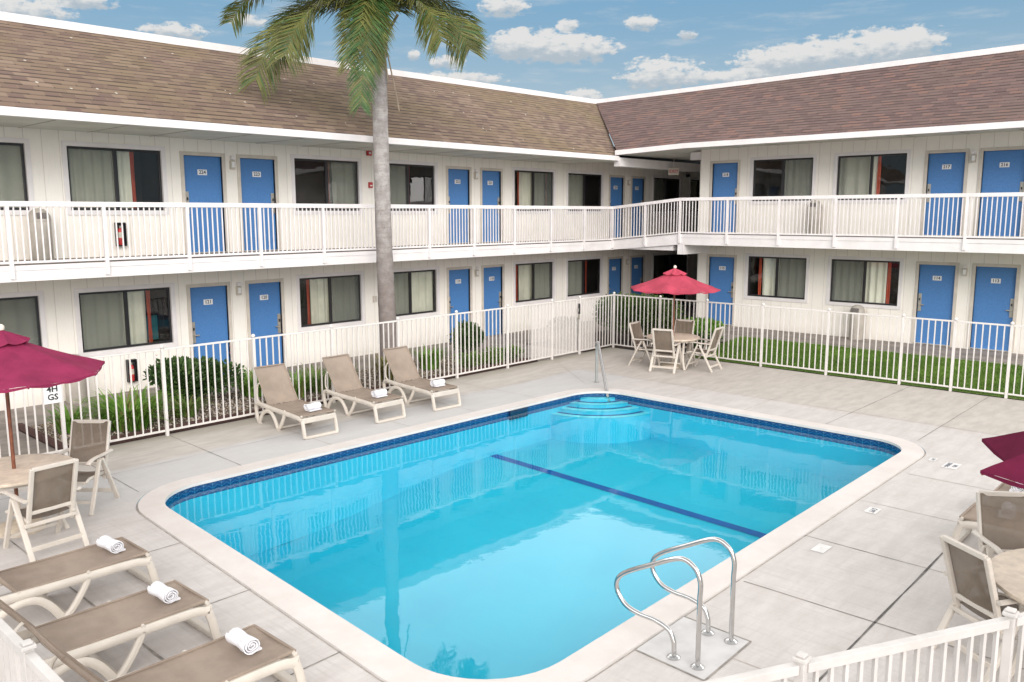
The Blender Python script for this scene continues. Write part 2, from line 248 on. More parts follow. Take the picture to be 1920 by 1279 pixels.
# ------------------------------------------------------------------ mesh builder
class MB:
    def __init__(s, M=None): s.v = []; s.f = []; s.m = []; s.uv = {}; s.mats = []; s.M = M
    def mi(s, m):
        if m not in s.mats: s.mats.append(m)
        return s.mats.index(m)
    def face(s, pts, m, uvs=None):
        b = len(s.v); s.v += [tuple(p) for p in pts]; s.f.append(tuple(range(b, b + len(pts)))); s.m.append(s.mi(m))
        if uvs: s.uv[len(s.f) - 1] = uvs
    def box(s, a, b, m, M=None):
        x0, x1 = sorted((a[0], b[0])); y0, y1 = sorted((a[1], b[1])); z0, z1 = sorted((a[2], b[2]))
        P = [Vector(p) for p in ((x0, y0, z0), (x1, y0, z0), (x1, y1, z0), (x0, y1, z0), (x0, y0, z1), (x1, y0, z1), (x1, y1, z1), (x0, y1, z1))]
        if M is not None: P = [M @ p for p in P]
        b0 = len(s.v); s.v += [tuple(p) for p in P]; k = s.mi(m)
        for q in ((3, 2, 1, 0), (4, 5, 6, 7), (0, 1, 5, 4), (1, 2, 6, 5), (2, 3, 7, 6), (3, 0, 4, 7)):
            s.f.append(tuple(b0 + i for i in q)); s.m.append(k)
    def bar(s, p, q, w, h, m, up=(0, 0, 1)):
        p, q = Vector(p), Vector(q); d = (q - p); L = d.length; d.normalize(); u = Vector(up)
        sd = d.cross(u)
        if sd.length < 1e-4: sd = d.cross(Vector((1, 0, 0)))
        sd.normalize(); u = sd.cross(d)
        M = Matrix((sd, d, u)).transposed().to_4x4(); M.translation = p
        s.box((-w / 2, 0, -h / 2), (w / 2, L, h / 2), m, M)
    def tube(s, path, r, m, n=8, caps=True, ra=None, up=(1, 0, 0)):
        P = [Vector(p) for p in path]; k = s.mi(m); b0 = len(s.v); up0 = Vector(up); prev = None
        for i, p in enumerate(P):
            t = (P[min(i + 1, len(P) - 1)] - P[max(i - 1, 0)]).normalized()
            if prev is None:
                a = up0 - t * up0.dot(t)
                if a.length < 1e-3: a = Vector((0, 1, 0)) - t * t.y
            else: a = prev - t * prev.dot(t)
            a.normalize(); prev = a; b = t.cross(a)
            rr = r[i] if isinstance(r, (list, tuple)) else r; r1 = ra if ra else rr
            for j in range(n):
                c, sn = math.cos(2 * PI * (j + .5) / n), math.sin(2 * PI * (j + .5) / n)
                s.v.append(tuple(p + a * c * r1 + b * sn * rr))
        for i in range(len(P) - 1):
            for j in range(n):
                s.f.append((b0 + i * n + j, b0 + i * n + (j + 1) % n, b0 + (i + 1) * n + (j + 1) % n, b0 + (i + 1) * n + j)); s.m.append(k)
        if caps:
            s.f.append(tuple(b0 + j for j in reversed(range(n)))); s.m.append(k)
            e = b0 + (len(P) - 1) * n; s.f.append(tuple(e + j for j in range(n))); s.m.append(k)
    def lathe(s, prof, m, n=20, at=(0, 0, 0), sq=False):
        k = s.mi(m); b0 = len(s.v)
        for r, z in prof:
            for j in range(n):
                a = 2 * PI * j / n; s.v.append((at[0] + r * math.cos(a), at[1] + r * math.sin(a), at[2] + z))
        for i in range(len(prof) - 1):
            for j in range(n):
                s.f.append((b0 + i * n + j, b0 + i * n + (j + 1) % n, b0 + (i + 1) * n + (j + 1) % n, b0 + (i + 1) * n + j)); s.m.append(k)
        s.f.append(tuple(b0 + j for j in reversed(range(n)))); s.m.append(k)
        e = b0 + (len(prof) - 1) * n; s.f.append(tuple(e + j for j in range(n))); s.m.append(k)
    def grid(s, fn, nu, nv, m):
        b0 = len(s.v); k = s.mi(m)
        for i in range(nu + 1):
            for j in range(nv + 1): s.v.append(tuple(fn(i / nu, j / nv)))
        for i in range(nu):
            for j in range(nv):
                a = b0 + i * (nv + 1) + j; s.f.append((a, a + nv + 1, a + nv + 2, a + 1)); s.m.append(k)
    def prism(s, poly, z0, z1, m):
        n = len(poly); b0 = len(s.v); k = s.mi(m)
        s.v += [(p[0], p[1], z0) for p in poly] + [(p[0], p[1], z1) for p in poly]
        s.f.append(tuple(b0 + i for i in reversed(range(n)))); s.m.append(k); s.f.append(tuple(b0 + n + i for i in range(n))); s.m.append(k)
        for i in range(n): s.f.append((b0 + i, b0 + (i + 1) % n, b0 + n + (i + 1) % n, b0 + n + i)); s.m.append(k)
    def build(s, name, parent=None, smooth=False, bevel=0., **props):
        me = bpy.data.meshes.new(name)
        vs = s.v if s.M is None else [tuple(s.M @ Vector(v)) for v in s.v]
        me.from_pydata(vs, [], s.f)
        for m in s.mats: me.materials.append(MATS[m])
        me.polygons.foreach_set('material_index', s.m)
        if s.uv:
            uvl = me.uv_layers.new(name='UVMap')
            for fi, uvs in s.uv.items():
                p = me.polygons[fi]
                for li, u in zip(p.loop_indices, uvs): uvl.data[li].uv = u
        if smooth: me.polygons.foreach_set('use_smooth', [True] * len(me.polygons))
        me.update()
        o = bpy.data.objects.new(name, me); C.objects.link(o)
        if parent is not None: o.parent = parent
        if bevel:
            b = o.modifiers.new('b', 'BEVEL'); b.width = bevel; b.segments = 2; b.limit_method = 'ANGLE'; b.angle_limit = .7
        if smooth:
            try: me.set_sharp_from_angle(angle=.7)
            except Exception: pass
        for k, v in props.items(): o[k] = v
        return o
def tag(o, label, cat, group=None):
    o['label'] = label; o['category'] = cat
    if group: o['group'] = group
    return o
def thing(name, label, cat, loc=(0, 0, 0), rz=0., group=None):
    o = bpy.data.objects.new(name, None); C.objects.link(o); o.location = loc; o.rotation_euler = (0, 0, rz); o.empty_display_size = .1
    return tag(o, label, cat, group)
def struct(mb, name, **kw):
    return mb.build(name, kind='structure', **kw)
def dup(root, label, loc, rz, group=None):
    def cp(o, par):
        c = o.copy(); C.objects.link(c); c.parent = par
        for ch in list(o.children): cp(ch, c)
        return c
    r = cp(root, None); r.location = loc; r.rotation_euler = (0, 0, rz); r['label'] = label
    if group: r['group'] = group
    return r
def text_faces(txt, size, font_bold=True):
    """triangles of a string in its own plane, centred"""
    cu = bpy.data.curves.new('t', 'FONT'); cu.body = txt; cu.size = size; cu.align_x = 'CENTER'; cu.align_y = 'CENTER'; cu.offset = size * .028; cu.resolution_u = 2
    o = bpy.data.objects.new('t', cu); C.objects.link(o)
    dg = bpy.context.evaluated_depsgraph_get(); me = o.evaluated_get(dg).to_mesh()
    vs = [v.co.copy() for v in me.vertices]; fs = [tuple(p.vertices) for p in me.polygons]
    o.evaluated_get(dg).to_mesh_clear(); bpy.data.objects.remove(o); bpy.data.curves.remove(cu)
    return [[vs[i] for i in f] for f in fs]

# ------------------------------------------------------------------ dimensions (metres; camera stands over the origin)
X0, Y0 = 23.025, 17.189
ZR = .25                     # the right wing stands a step higher
YF, XF = 15.55, 21.45        # balcony fronts

# wall frames: s along the wall, d out of the wall, z up
def LW(s, d, z): return Vector((s, Y0 - d, z))
def RW(s, d, z): return Vector((X0 - d, s, z))

class WB(MB):
    """builder in wall coordinates"""
    def __init__(s, W): super().__init__(); s.W = W; s.flip = (W is RW)
    def wbox(s, s0, s1, d0, d1, z0, z1, m):
        s.box(tuple(s.W(s0, d0, z0)), tuple(s.W(s1, d1, z1)), m)
    def wquad(s, pts, m, uvs=None):
        P = [s.W(*p) for p in pts]
        s.face(P, m, uvs)

def wall_mesh(W, s0, s1, z0, z1, holes, depth=.10):
    mb = WB(W)
    xs = sorted({s0, s1, *[h[0] for h in holes], *[h[1] for h in holes]}); zs = sorted({z0, z1, *[h[2] for h in holes], *[h[3] for h in holes]})
    for i in range(len(xs) - 1):
        for j in range(len(zs) - 1):
            cx, cz = (xs[i] + xs[i + 1]) / 2, (zs[j] + zs[j + 1]) / 2
            if any(h[0] < cx < h[1] and h[2] < cz < h[3] for h in holes): continue
            P = [(xs[i], 0, zs[j]), (xs[i + 1], 0, zs[j]), (xs[i + 1], 0, zs[j + 1]), (xs[i], 0, zs[j + 1])]
            mb.wquad(P, 'siding', [(p[0], p[2] - z0) for p in P])
    for a, b, c, d in holes:
        for P in ([(a, 0, c), (b, 0, c), (b, -depth, c), (a, -depth, c)], [(a, 0, d), (b, 0, d), (b, -depth, d), (a, -depth, d)],
                  [(a, 0, c), (a, 0, d), (a, -depth, d), (a, -depth, c)], [(b, 0, c), (b, 0, d), (b, -depth, d), (b, -depth, c)]):
            mb.wquad(P, 'white_trim')
    return mb

def make_door(W, par, s0, s1, zb, num, lock):
    """lock: -1 at low s, +1 at high s"""
    zt = zb + 2.03
    f = WB(W); tw = .075
    mb = WB(W); mb.wbox(s0, s1, -.095, -.05, zb, zt, 'door_blue'); door = mb.build('door', par, bevel=.004)
    f.wbox(s0 - tw, s0, -.09, .022, zb, zt + tw, 'door_frame'); f.wbox(s1, s1 + tw, -.09, .022, zb, zt + tw, 'door_frame'); f.wbox(s0, s1, -.09, .022, zt, zt + tw, 'door_frame')
    f.wbox(s0, s1, -.09, .03, zb - .022, zb - .002, 'steel_lock'); f.build('frame', door)
    pm = WB(W); cx = (s0 + s1) / 2; cz = zt - .34
    pm.wbox(cx - .105, cx + .105, -.05, -.042, cz - .058, cz + .058, 'plate_white')
    sg = 1 if W is LW else -1
    for fc in text_faces(num, .105): pm.face([W(cx + sg * v.x, -.0395, cz + v.y) for v in fc], 'digit_dark')
    pm.build('number_plate', door)
    lm = WB(W); a = s0 + .015 if lock < 0 else s1 - .095
    lm.wbox(a, a + .08, -.05, -.03, zb + .82, zb + 1.28, 'steel_lock'); hx = a + .04; d = .11 if lock < 0 else -.11
    lm.wbox(min(hx, hx + d), max(hx, hx + d), -.03, .02, zb + .98, zb + 1.005, 'steel_lock'); lm.wbox(hx - .012, hx + .012, -.03, .0, zb + 1.1, zb + 1.16, 'black_paint')
    lm.build('lock', door, bevel=.004)
    return door

def make_window(W, par, s0, s1, zb, zt, drapes, reds=(), screen=None, warm=None):
    """drapes: list of (u0,u1); reds: u positions; u runs left to right as seen from outside"""
    L = s1 - s0
    S = (lambda u: s0 + u * L) if W is LW else (lambda u: s1 - u * L)
    f = WB(W); fw = .045
    f.wbox(s0, s0 + fw, -.085, -.035, zb, zt, 'bronze'); f.wbox(s1 - fw, s1, -.085, -.035, zb, zt, 'bronze')
    f.wbox(s0 + fw, s1 - fw, -.085, -.035, zb, zb + fw, 'bronze'); f.wbox(s0 + fw, s1 - fw, -.085, -.035, zt - fw, zt, 'bronze')
    c = (s0 + s1) / 2; f.wbox(c - .035, c + .035, -.08, -.03, zb + fw, zt - fw, 'bronze')
    fr = f.build('window', par, bevel=.003)
    t = WB(W); tw = .09
    t.wbox(s0 - tw, s0, 0, .02, zb - tw, zt + tw, 'white_trim'); t.wbox(s1, s1 + tw, 0, .02, zb - tw, zt + tw, 'white_trim')
    t.wbox(s0, s1, 0, .02, zt, zt + tw, 'white_trim'); t.wbox(s0, s1, 0, .026, zb - tw, zb, 'white_trim'); t.build('trim', fr)
    for a, b in ((s0 + fw, c - .03), (c + .03, s1 - fw)):
        g = WB(W); g.wquad([(a, -.06, zb + fw), (b, -.06, zb + fw), (b, -.06, zt - fw), (a, -.06, zt - fw)], 'window_glass'); g.build('pane', fr)
    if screen is not None:
        a, b = (S(0) , S(.49)) if screen == 0 else (S(.51), S(1)); a, b = min(a, b) + .04, max(a, b) - .04
        q = WB(W); q.wquad([(a, -.052, zb + fw), (b, -.052, zb + fw), (b, -.052, zt - fw), (a, -.052, zt - fw)], random.choice(['screen_mesh', 'screen_mesh_dense', 'screen_mesh_thin'])); q.build('insect_screen', fr)
    cm = WB(W); ph = random.random() * 6
    for u0, u1 in drapes:
        n = max(8, int(abs(u1 - u0) * L / .018))
        w1 = random.uniform(17, 34)
        cm.grid(lambda a, b: W(S(u0 + (u1 - u0) * a), -.165 + .042 * math.sin(w1 * (S(u0 + (u1 - u0) * a)) + ph + .5 * math.sin(3 * S(u0 + (u1 - u0) * a))) * (.55 + .45 * (1 - b)), zb - .02 + (zt - zb + .04) * b), n, 3, 'drape')
    for u in reds:
        w = .085 / L
        cm.grid(lambda a, b: W(S(u + w * a), -.14 + .012 * math.sin(9 * a + 4 * b), zb - .02 + (zt - zb + .04) * b), 4, 4, 'drape_red')
    if drapes or reds: cm.build('curtain', fr, smooth=True)
    r = WB(W)
    a, b, D = s0 - .05, s1 + .05, 1.1
    for P in ([(a, -D, zb - .3), (b, -D, zb - .3), (b, -D, zt + .1), (a, -D, zt + .1)], [(a, -D, zb - .3), (a, -.1, zb - .3), (a, -.1, zt + .1), (a, -D, zt + .1)], [(b, -D, zb - .3), (b, -.1, zb - .3), (b, -.1, zt + .1), (b, -D, zt + .1)],
              [(a, -D, zt + .1), (b, -D, zt + .1), (b, -.1, zt + .1), (a, -.1, zt + .1)], [(a, -D, zb - .3), (b, -D, zb - .3), (b, -.1, zb - .3), (a, -.1, zb - .3)]):
        r.wquad(P, 'room_dark')
    if warm:
        for (u0, u1, v0, v1, m) in warm:
            x0, x1 = sorted((S(u0), S(u1))); r.wbox(x0, x1, -.75, -.7, zb + v0 * (zt - zb), zb + v1 * (zt - zb), m)
    r.build('room', fr)
    return fr

def make_lamp(W, par, s, z):
    m = WB(W); m.wbox(s - .05, s + .05, 0, .08, z - .15, z + .04, 'lamp_box'); m.wbox(s - .04, s + .04, 0, .1, z + .05, z + .13, 'white_trim'); m.wbox(s - .035, s + .035, .08, .088, z - .11, z + .01, 'plate_white')
    m.build('wall_lamp', par, bevel=.006)

def railing(par, pts, posts, zt, zb, base, label=None, pitch=.1, skip=0):
    """pts: list of (x,y,dz) corners; posts: list of arc positions handled per segment"""
    rt = MB()
    for a, b in zip(pts[:-1], pts[1:]):
        A, B = Vector((a[0], a[1], zt + a[2])), Vector((b[0], b[1], zt + b[2]))
        rt.bar(A - Vector((0, 0, .045)), B - Vector((0, 0, .045)), .06, .09, 'rail_paint')
    root = rt.build('balcony_railing', par, bevel=.006)
    bb = MB()
    for a, b in zip(pts[:-1], pts[1:]):
        bb.bar((a[0], a[1], zb + a[2]), (b[0], b[1], zb + b[2]), .035, .04, 'rail_paint')
    bb.build('bottom_rail', root, bevel=.004)
    for p in posts[skip:]:
        pm = MB(); pm.box((p[0] - .03, p[1] - .03, base + p[2]), (p[0] + .03, p[1] + .03, zt + p[2] - .085), 'rail_paint'); pm.build('post', root)
    for a, b in zip(posts[:-1], posts[1:]):
        A, B = Vector(a), Vector(b); d = (B - A); n = max(2, round(d.length / pitch)); pm = MB()
        for i in range(1, n):
            p = A + d * (i / n); pm.box((p.x - .01, p.y - .01, zb + p.z), (p.x + .01, p.y + .01, zt + p.z - .06), 'rail_paint')
        pm.build('baluster_panel', root)
    return root

# ------------------------------------------------------------------ left wing
LWING = thing('motel_wing', 'two-storey white motel wing behind the palm, with mossy brown shingle roof', 'building', (0, 0, 0))
XL, XE = -3., 34.
L_doors = [(8.48, 9.34, 0, '121', -1), (9.86, 10.69, 0, '120', 1), (16.02, 16.85, 0, '119', -1), (17.39, 18.2, 0, '118', 1), (23.53, 24.29, 0, '117', -1), (24.88, 25.64, 0, '116', 1),
           (8.51, 9.37, 2.775, '224', -1), (9.8, 10.66, 2.775, '223', 1), (16.04, 16.86, 2.775, '222', -1), (17.36, 18.15, 2.775, '221', 1), (23.54, 24.31, 2.775, '220', -1), (24.83, 25.58, 2.775, '219', 1)]
zA, zB, zC, zD = .90, 2.075, 3.66, 4.865
L_wins = [(3.7, 5.52, zA, zB, dict(drapes=[(0, 1)], screen=1)), (6.23, 8.06, zA, zB, dict(drapes=[(0, .74)], reds=[.75], screen=0, warm=[(.85, 1, .0, .45, 'interior_teal')])),
          (11.19, 13.0, zA, zB, dict(drapes=[(.22, 1)], reds=[.16], screen=1)), (13.75, 15.57, zA, zB, dict(drapes=[(0, 1)], screen=0)),
          (18.77, 20.56, zA, zB, dict(drapes=[(.17, 1)], reds=[.1], screen=1)), (21.28, 23.09, zA, zB, dict(drapes=[(0, .62)], reds=[.62], screen=0)),
          (26.3, 28.7, .05, 2.05, dict(drapes=[], warm=[(.12, .45, .78, .86, 'orange_glow'), (.12, .45, .55, .66, 'orange_glow')])),  # orange boxes put the lit interior into plain colour
          (3.7, 5.5, zC, zD, dict(drapes=[(0, 1)], screen=1)), (6.22, 8.04, zC, zD, dict(drapes=[(0, .68)], reds=[.68], screen=0)),
          (11.18, 13.02, zC, zD, dict(drapes=[(.62, 1)], reds=[.54], screen=1)), (13.75, 15.56, zC, zD, dict(drapes=[(0, .5)], reds=[.53], screen=0)),
          (18.73, 20.56, zC, zD, dict(drapes=[(.22, .86)], reds=[.16, .87], screen=1)), (21.27, 23.09, zC, zD, dict(drapes=[(0, .62)], screen=0)),
          (26.2, 28.0, zC, zD, dict(drapes=[(0, .48)], screen=0)), (28.75, 30.3, zC, zD, dict(drapes=[(0, .5)]))]
holes = [(d[0], d[1], d[2], d[2] + 2.03) for d in L_doors] + [w[:4] for w in L_wins]
wall_mesh(LW, XL, XE, 0, 5.3, holes).build('wall', LWING)
for d in L_doors: make_door(LW, LWING, *d)
for w in L_wins: make_window(LW, LWING, *w[:4], **w[4])
for s in (9.6, 17.09, 24.58):
    make_lamp(LW, LWING, s, 1.95); make_lamp(LW, LWING, s, 4.7)
# balcony slab
m = MB(); m.box((XL, YF, 2.47), (XF, Y0, 2.74), 'white_trim'); m.box((XL, YF - .012, 2.655), (XF - .01, YF - .001, 2.735), 'white_trim')
m.box((XF + .06, 13.4, 2.5), (XE, Y0 - .002, 2.738), 'white_trim'); m.build('balcony_slab', LWING)
# floor coating line of the balcony
m = MB(); m.box((XL, YF + .03, 2.741), (XF, Y0 - .002, 2.755), 'concrete_walk'); m.build('balcony_floor', LWING)
ps = [(6.16 + 1.538 * i, YF - .02, 0) for i in range(-5, 10)] + [(XF - .02, YF - .02, 0)]
railing(LWING, [(XL, YF - .02, 0), (XF - .02, YF - .02, 0)], ps, 3.80, 2.79, 2.52)
# roof, fascia, soffit, ridge cap
def ridgeL(x): return 7.31 + (x - 5.8) * .0084
m = MB(); nseg = 12
xa = XL
P = [(xa, 15.33, 5.275), (21.37, 15.33, 5.31), (24.9, 18.83, ridgeL(24.9)), (xa, 18.83, ridgeL(xa))]
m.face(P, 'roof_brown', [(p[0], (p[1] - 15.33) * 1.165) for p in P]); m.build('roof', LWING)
m = MB(); m.bar((XL, 15.29, 5.2), (21.33, 15.29, 5.235), .1, .14, 'white_trim'); m.build('fascia', LWING, bevel=.004)
m = MB(); m.box((XL, 15.34, 5.142), (21.3, Y0, 5.17), 'soffit')
for i in range(21): m.box((XL + 1.2 * i + .02, 15.36, 5.136), (XL + 1.2 * i + .045, Y0 - .002, 5.1415), 'joint_soft')
m.build('soffit', LWING)
m = MB(); m.bar((XL, 18.88, ridgeL(XL) + .07), (24.95, 18.88, ridgeL(24.9) + .06), .1, .19, 'white_trim'); m.build('ridge_cap', LWING)
m = MB(); m.face([(XL, 18.9, 7.2), (24.95, 18.9, 7.4), (34, 30, 7.4), (XL, 30, 7.2)], 'roof_flat'); m.box((XL, Y0 + 1.3, 0), (XE, Y0 + 1.4, 6.0), 'room_dark'); m.build('roof_deck', LWING)  # upright dark panel inside is unseen, added to stop light leaking into the rooms
m = MB(); m.box((21.3, 15.2, 5.0), (XE, 15.42, 5.26), 'white_trim'); m.build('header_beam', LWING)
# breezeway shell
m = MB(); m.box((21.5, 15.425, 5.25), (XE, Y0 - .002, 5.28), 'soffit'); m.box((32.5, 13.5, 0), (32.6, Y0, 5.3), 'siding'); m.build('breezeway_ceiling', LWING)

# ------------------------------------------------------------------ right wing
RWING = thing('motel_wing', 'two-storey white motel wing behind the lawn, with clean mauve-red shingle roof', 'building', (0, 0, 0))
YN, YE = -3., 13.44
R_doors = [(12.19, 13.03, .25, '115', -1), (6.12, 6.98, .25, '114', 1), (4.77, 5.66, .25, '113', -1), (12.19, 13.02, 3.03, '218', -1), (6.09, 6.95, 3.03, '217', 1), (4.78, 5.7, 3.03, '216', -1)]
R_wins = [(9.97, 11.75, 1.16, 2.335, dict(drapes=[(.22, 1)], reds=[.16], screen=1)), (7.46, 9.27, 1.16, 2.335, dict(drapes=[(0, .8)], reds=[.81], screen=0)),
          (9.92, 11.71, 3.93, 5.105, dict(drapes=[(.5, 1)], screen=1)), (7.46, 9.25, 3.93, 5.105, dict(drapes=[(0, .56)], reds=[.57], screen=0)),
          (1.5, 3.3, 1.16, 2.335, dict(drapes=[(0, .7)], screen=0)), (1.5, 3.3, 3.93, 5.105, dict(drapes=[(0, .7)], screen=0))]
holes = [(d[0], d[1], d[2], d[2] + 2.03) for d in R_doors] + [w[:4] for w in R_wins]
wall_mesh(RW, YN, YE, .15, 5.6, holes).build('wall', RWING)
m = MB(); P = [(X0, YE, 0), (XE, YE, 0), (XE, YE, 5.6), (X0, YE, 5.6)]; m.face(P, 'siding', [(p[0], p[2]) for p in P]); m.build('end_wall', RWING)
for d in R_doors: make_door(RW, RWING, *d)
for w in R_wins: make_window(RW, RWING, *w[:4], **w[4])
for z in (2.18, 4.95): make_lamp(RW, RWING, 5.9, z)
m = MB(); m.box((XF, YN, 2.68), (X0, 13.2, 2.99), 'white_trim'); m.box((XF - .012, YN, 2.895), (XF - .001, 13.2, 2.985), 'white_trim')
b0 = len(m.v); k = m.mi('white_trim')
m.v += [(XF, 13.2, 2.68), (X0, 13.2, 2.68), (X0, 13.2, 2.99), (XF, 13.2, 2.99), (XF, YF, 2.47), (X0, YF, 2.47), (X0, YF, 2.757), (XF, YF, 2.745)]
for q in ((0, 4, 7, 3), (3, 7, 6, 2), (0, 1, 5, 4), (1, 2, 6, 5)): m.f.append(tuple(b0 + i for i in q)); m.m.append(k)
m.build('balcony_slab', RWING)
m = MB(); m.box((XF + .03, YN, 2.991), (X0 - .002, 13.15, 3.005), 'concrete_walk'); m.build('balcony_floor', RWING)
m = MB(); m.box((XF, 12.98, 2.40), (X0 - .003, 13.2, 2.675), 'white_trim'); m.build('drop_beam', RWING)
m = MB(); m.box((X0 - .003, 13.445, 5.2), (X0 + .2, 13.8, 5.42), 'white_trim'); m.build('beam_end', RWING)
xr = XF - .02
ps = [(xr, YF - .02, -.23), (xr, 14.33, -.11), (xr, 13.13, 0)] + [(xr, 13.13 - 1.515 * i, 0) for i in range(1, 11)]
railing(RWING, [(xr, YF - .052, -.227), (xr, 13.13, 0), (xr, YN, 0)], ps, 4.03, 3.035, 2.73, skip=1)
def ridgeR(y): return 7.53 + (18.5 - y) * .0088
m = MB(); yb = YN
P = [(21.35, 15.36, 5.47), (21.35, 13.0, 5.555), (21.35, yb, 5.56), (24.87, yb, ridgeR(yb)), (24.87, 18.82, ridgeR(18.8) - .04)]
UV = [(-p[1], (p[0] - 21.35) * 1.165) for p in P]
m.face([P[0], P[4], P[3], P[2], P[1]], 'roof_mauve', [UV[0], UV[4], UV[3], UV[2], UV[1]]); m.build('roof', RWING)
m = MB(); m.bar((21.31, 15.36, 5.405), (21.31, 13.0, 5.485), .1, .14, 'white_trim'); m.bar((21.31, 13.0, 5.485), (21.31, YN, 5.49), .1, .14, 'white_trim'); m.build('fascia', RWING)
m = MB(); m.box((21.36, YN, 5.485), (X0, 13.44, 5.51), 'soffit'); m.face([(21.36, 13.44, 5.485), (XE, 13.44, 5.485), (XE, 15.3, 5.40), (21.36, 15.36, 5.345)], 'soffit')
for i in range(13): m.box((21.37, YN + .5 + 1.22 * i, 5.478), (X0 - .002, YN + .525 + 1.22 * i, 5.4845), 'joint_soft')
m.build('soffit', RWING)
m = MB(); m.bar((24.92, 18.95, ridgeR(18.9) + .0), (24.92, YN, ridgeR(YN) + .07), .1, .18, 'white_trim'); m.build('ridge_cap', RWING)
m = MB(); m.face([(24.93, YN, 7.5), (34, YN, 7.5), (34, 30, 7.4), (24.93, 18.9, 7.4)], 'roof_flat'); m.box((X0 + 1.3, YN, 0), (X0 + 1.4, YE - .1, 6.0), 'room_dark'); m.build('roof_deck', RWING)  # includes an unseen upright dark panel, added against light leaks in this wing

# ------------------------------------------------------------------ pool
def fillet(poly, rads, n=10):
    out = []
    for i, p in enumerate(poly):
        p = Vector(p); a = Vector(poly[i - 1]); b = Vector(poly[(i + 1) % len(poly)])
        u, v = (a - p).normalized(), (b - p).normalized(); ang = u.angle(v); r = rads[i]
        t = r / math.tan(ang / 2); c = p + (u + v).normalized() * (r / math.sin(ang / 2)); s, e = p + u * t, p + v * t
        a0 = math.atan2(s.y - c.y, s.x - c.x); a1 = math.atan2(e.y - c.y, e.x - c.x); d = (a1 - a0 + PI) % (2 * PI) - PI
        for k in range(n + 1): out.append((c.x + r * math.cos(a0 + d * k / n), c.y + r * math.sin(a0 + d * k / n)))
    return out
CORN = [(4.02, 3.99), (13.58, 4.03), (13.68, 10.26), (4.46, 10.50)]     # counter-clockwise
inner = fillet(CORN, [.82, .62, .75, .72])
def offset(poly, d):
    out = []; n = len(poly)
    for i in range(n):
        a, p, b = Vector(poly[i - 1]), Vector(poly[i]), Vector(poly[(i + 1) % n])
        t = (b - a).normalized(); out.append((p.x + t.y * d, p.y - t.x * d))
    return out
outer = offset(inner, .31); joint = offset(inner, .335); wallp = offset(inner, .035)
POOL = thing('swimming_pool', 'rounded rectangular swimming pool with blue tile band and cream coping', 'swimming pool')
def ring(mb, A, B, za, zb, mat, uvs=False):
    n = len(A); L = 0
    for i in range(n):
        j = (i + 1) % n; l = (Vector(A[i]) - Vector(A[j])).length
        P = [(A[i][0], A[i][1], za), (A[j][0], A[j][1], za), (B[j][0], B[j][1], zb), (B[i][0], B[i][1], zb)]
        mb.face(P, mat, [(L, za + .2), (L + l, za + .2), (L + l, zb + .2), (L, zb + .2)] if uvs else None); L += l
m = MB(); ring(m, outer, inner, .012, .012, 'coping'); ring(m, inner, offset(inner, .0), .012, -.026, 'coping'); ring(m, inner, wallp, -.026, -.026, 'coping'); m.build('coping', POOL)
WZ = -.078
m = MB(); ring(m, wallp, wallp, -.026, -.2, 'waterline_tile', True); m.build('waterline_tile', POOL)
def zfl(x): 
    t = min(1, max(0, (10.5 - x) / 4.5)); return -.80 - .45 * t * t * (3 - 2 * t)
m = MB()
n = len(wallp)
for i in range(n):
    j = (i + 1) % n; a, b = wallp[i], wallp[j]
    steps = max(1, int((Vector(a) - Vector(b)).length / .8))
    for k in range(steps):
        p = (a[0] + (b[0] - a[0]) * k / steps, a[1] + (b[1] - a[1]) * k / steps); q = (a[0] + (b[0] - a[0]) * (k + 1) / steps, a[1] + (b[1] - a[1]) * (k + 1) / steps)
        m.face([(p[0], p[1], -.2), (q[0], q[1], -.2), (q[0], q[1], zfl(q[0])), (p[0], p[1], zfl(p[0]))], 'pool_plaster')
m.grid(lambda a, b: (3.5 + 10.7 * a, 3.5 + 7.5 * b, zfl(3.5 + 10.7 * a)), 30, 4, 'pool_plaster')
m.build('basin', POOL)
m = MB(); m.face([(10.64, 10.5, -.795), (10.28, 4.0, -.795), (10.46, 4.0, -.795), (10.82, 10.5, -.795)], 'lane_blue'); m.build('lane_stripe', POOL)
for r, z in ((.62, -.11), (.90, -.17), (1.18, -.235), (1.46, -.30)):
    s = MB(); c = (13.78, 10.38); A = [(c[0] + r * math.cos(PI + PI / 2 * k / 16 - .12 + .24 * k / 16), c[1] + r * math.sin(PI + PI / 2 * k / 16 - .12 + .24 * k / 16)) for k in range(17)]
    s.prism([c] + A, -.95, z, 'pool_plaster'); s.face([(*c, z + .002)] + [(*q, z + .002) for q in A], 'step_paint')
    for k in range(16):
        a, b = Vector(A[k]), Vector(A[k + 1]); cc = Vector(c)
        def rr(p, q): return tuple(cc + (p - cc) * q)
        s.face([(*rr(a, 1.0), z + .004), (*rr(b, 1.0), z + .004), (*rr(b, 1 - .15 / r), z + .004), (*rr(a, 1 - .15 / r), z + .004)], 'nosing')
        if 0 < k < 15: s.face([(*rr(a, 1 - .151 / r), z + .004), (*rr(b, 1 - .151 / r), z + .004), (*rr(b, 1 - .24 / r), z + .004), (*rr(a, 1 - .24 / r), z + .004)], 'step_line')
    s.build('step', POOL)
m = MB(); m.box((11.12, 10.30, -.2), (11.6, 10.33, -.03), 'skimmer_dark'); m.build('skimmer_mouth', POOL)
m = MB(); m.face([(p[0], p[1], WZ) for p in wallp], 'pool_water'); struct(m, 'water')
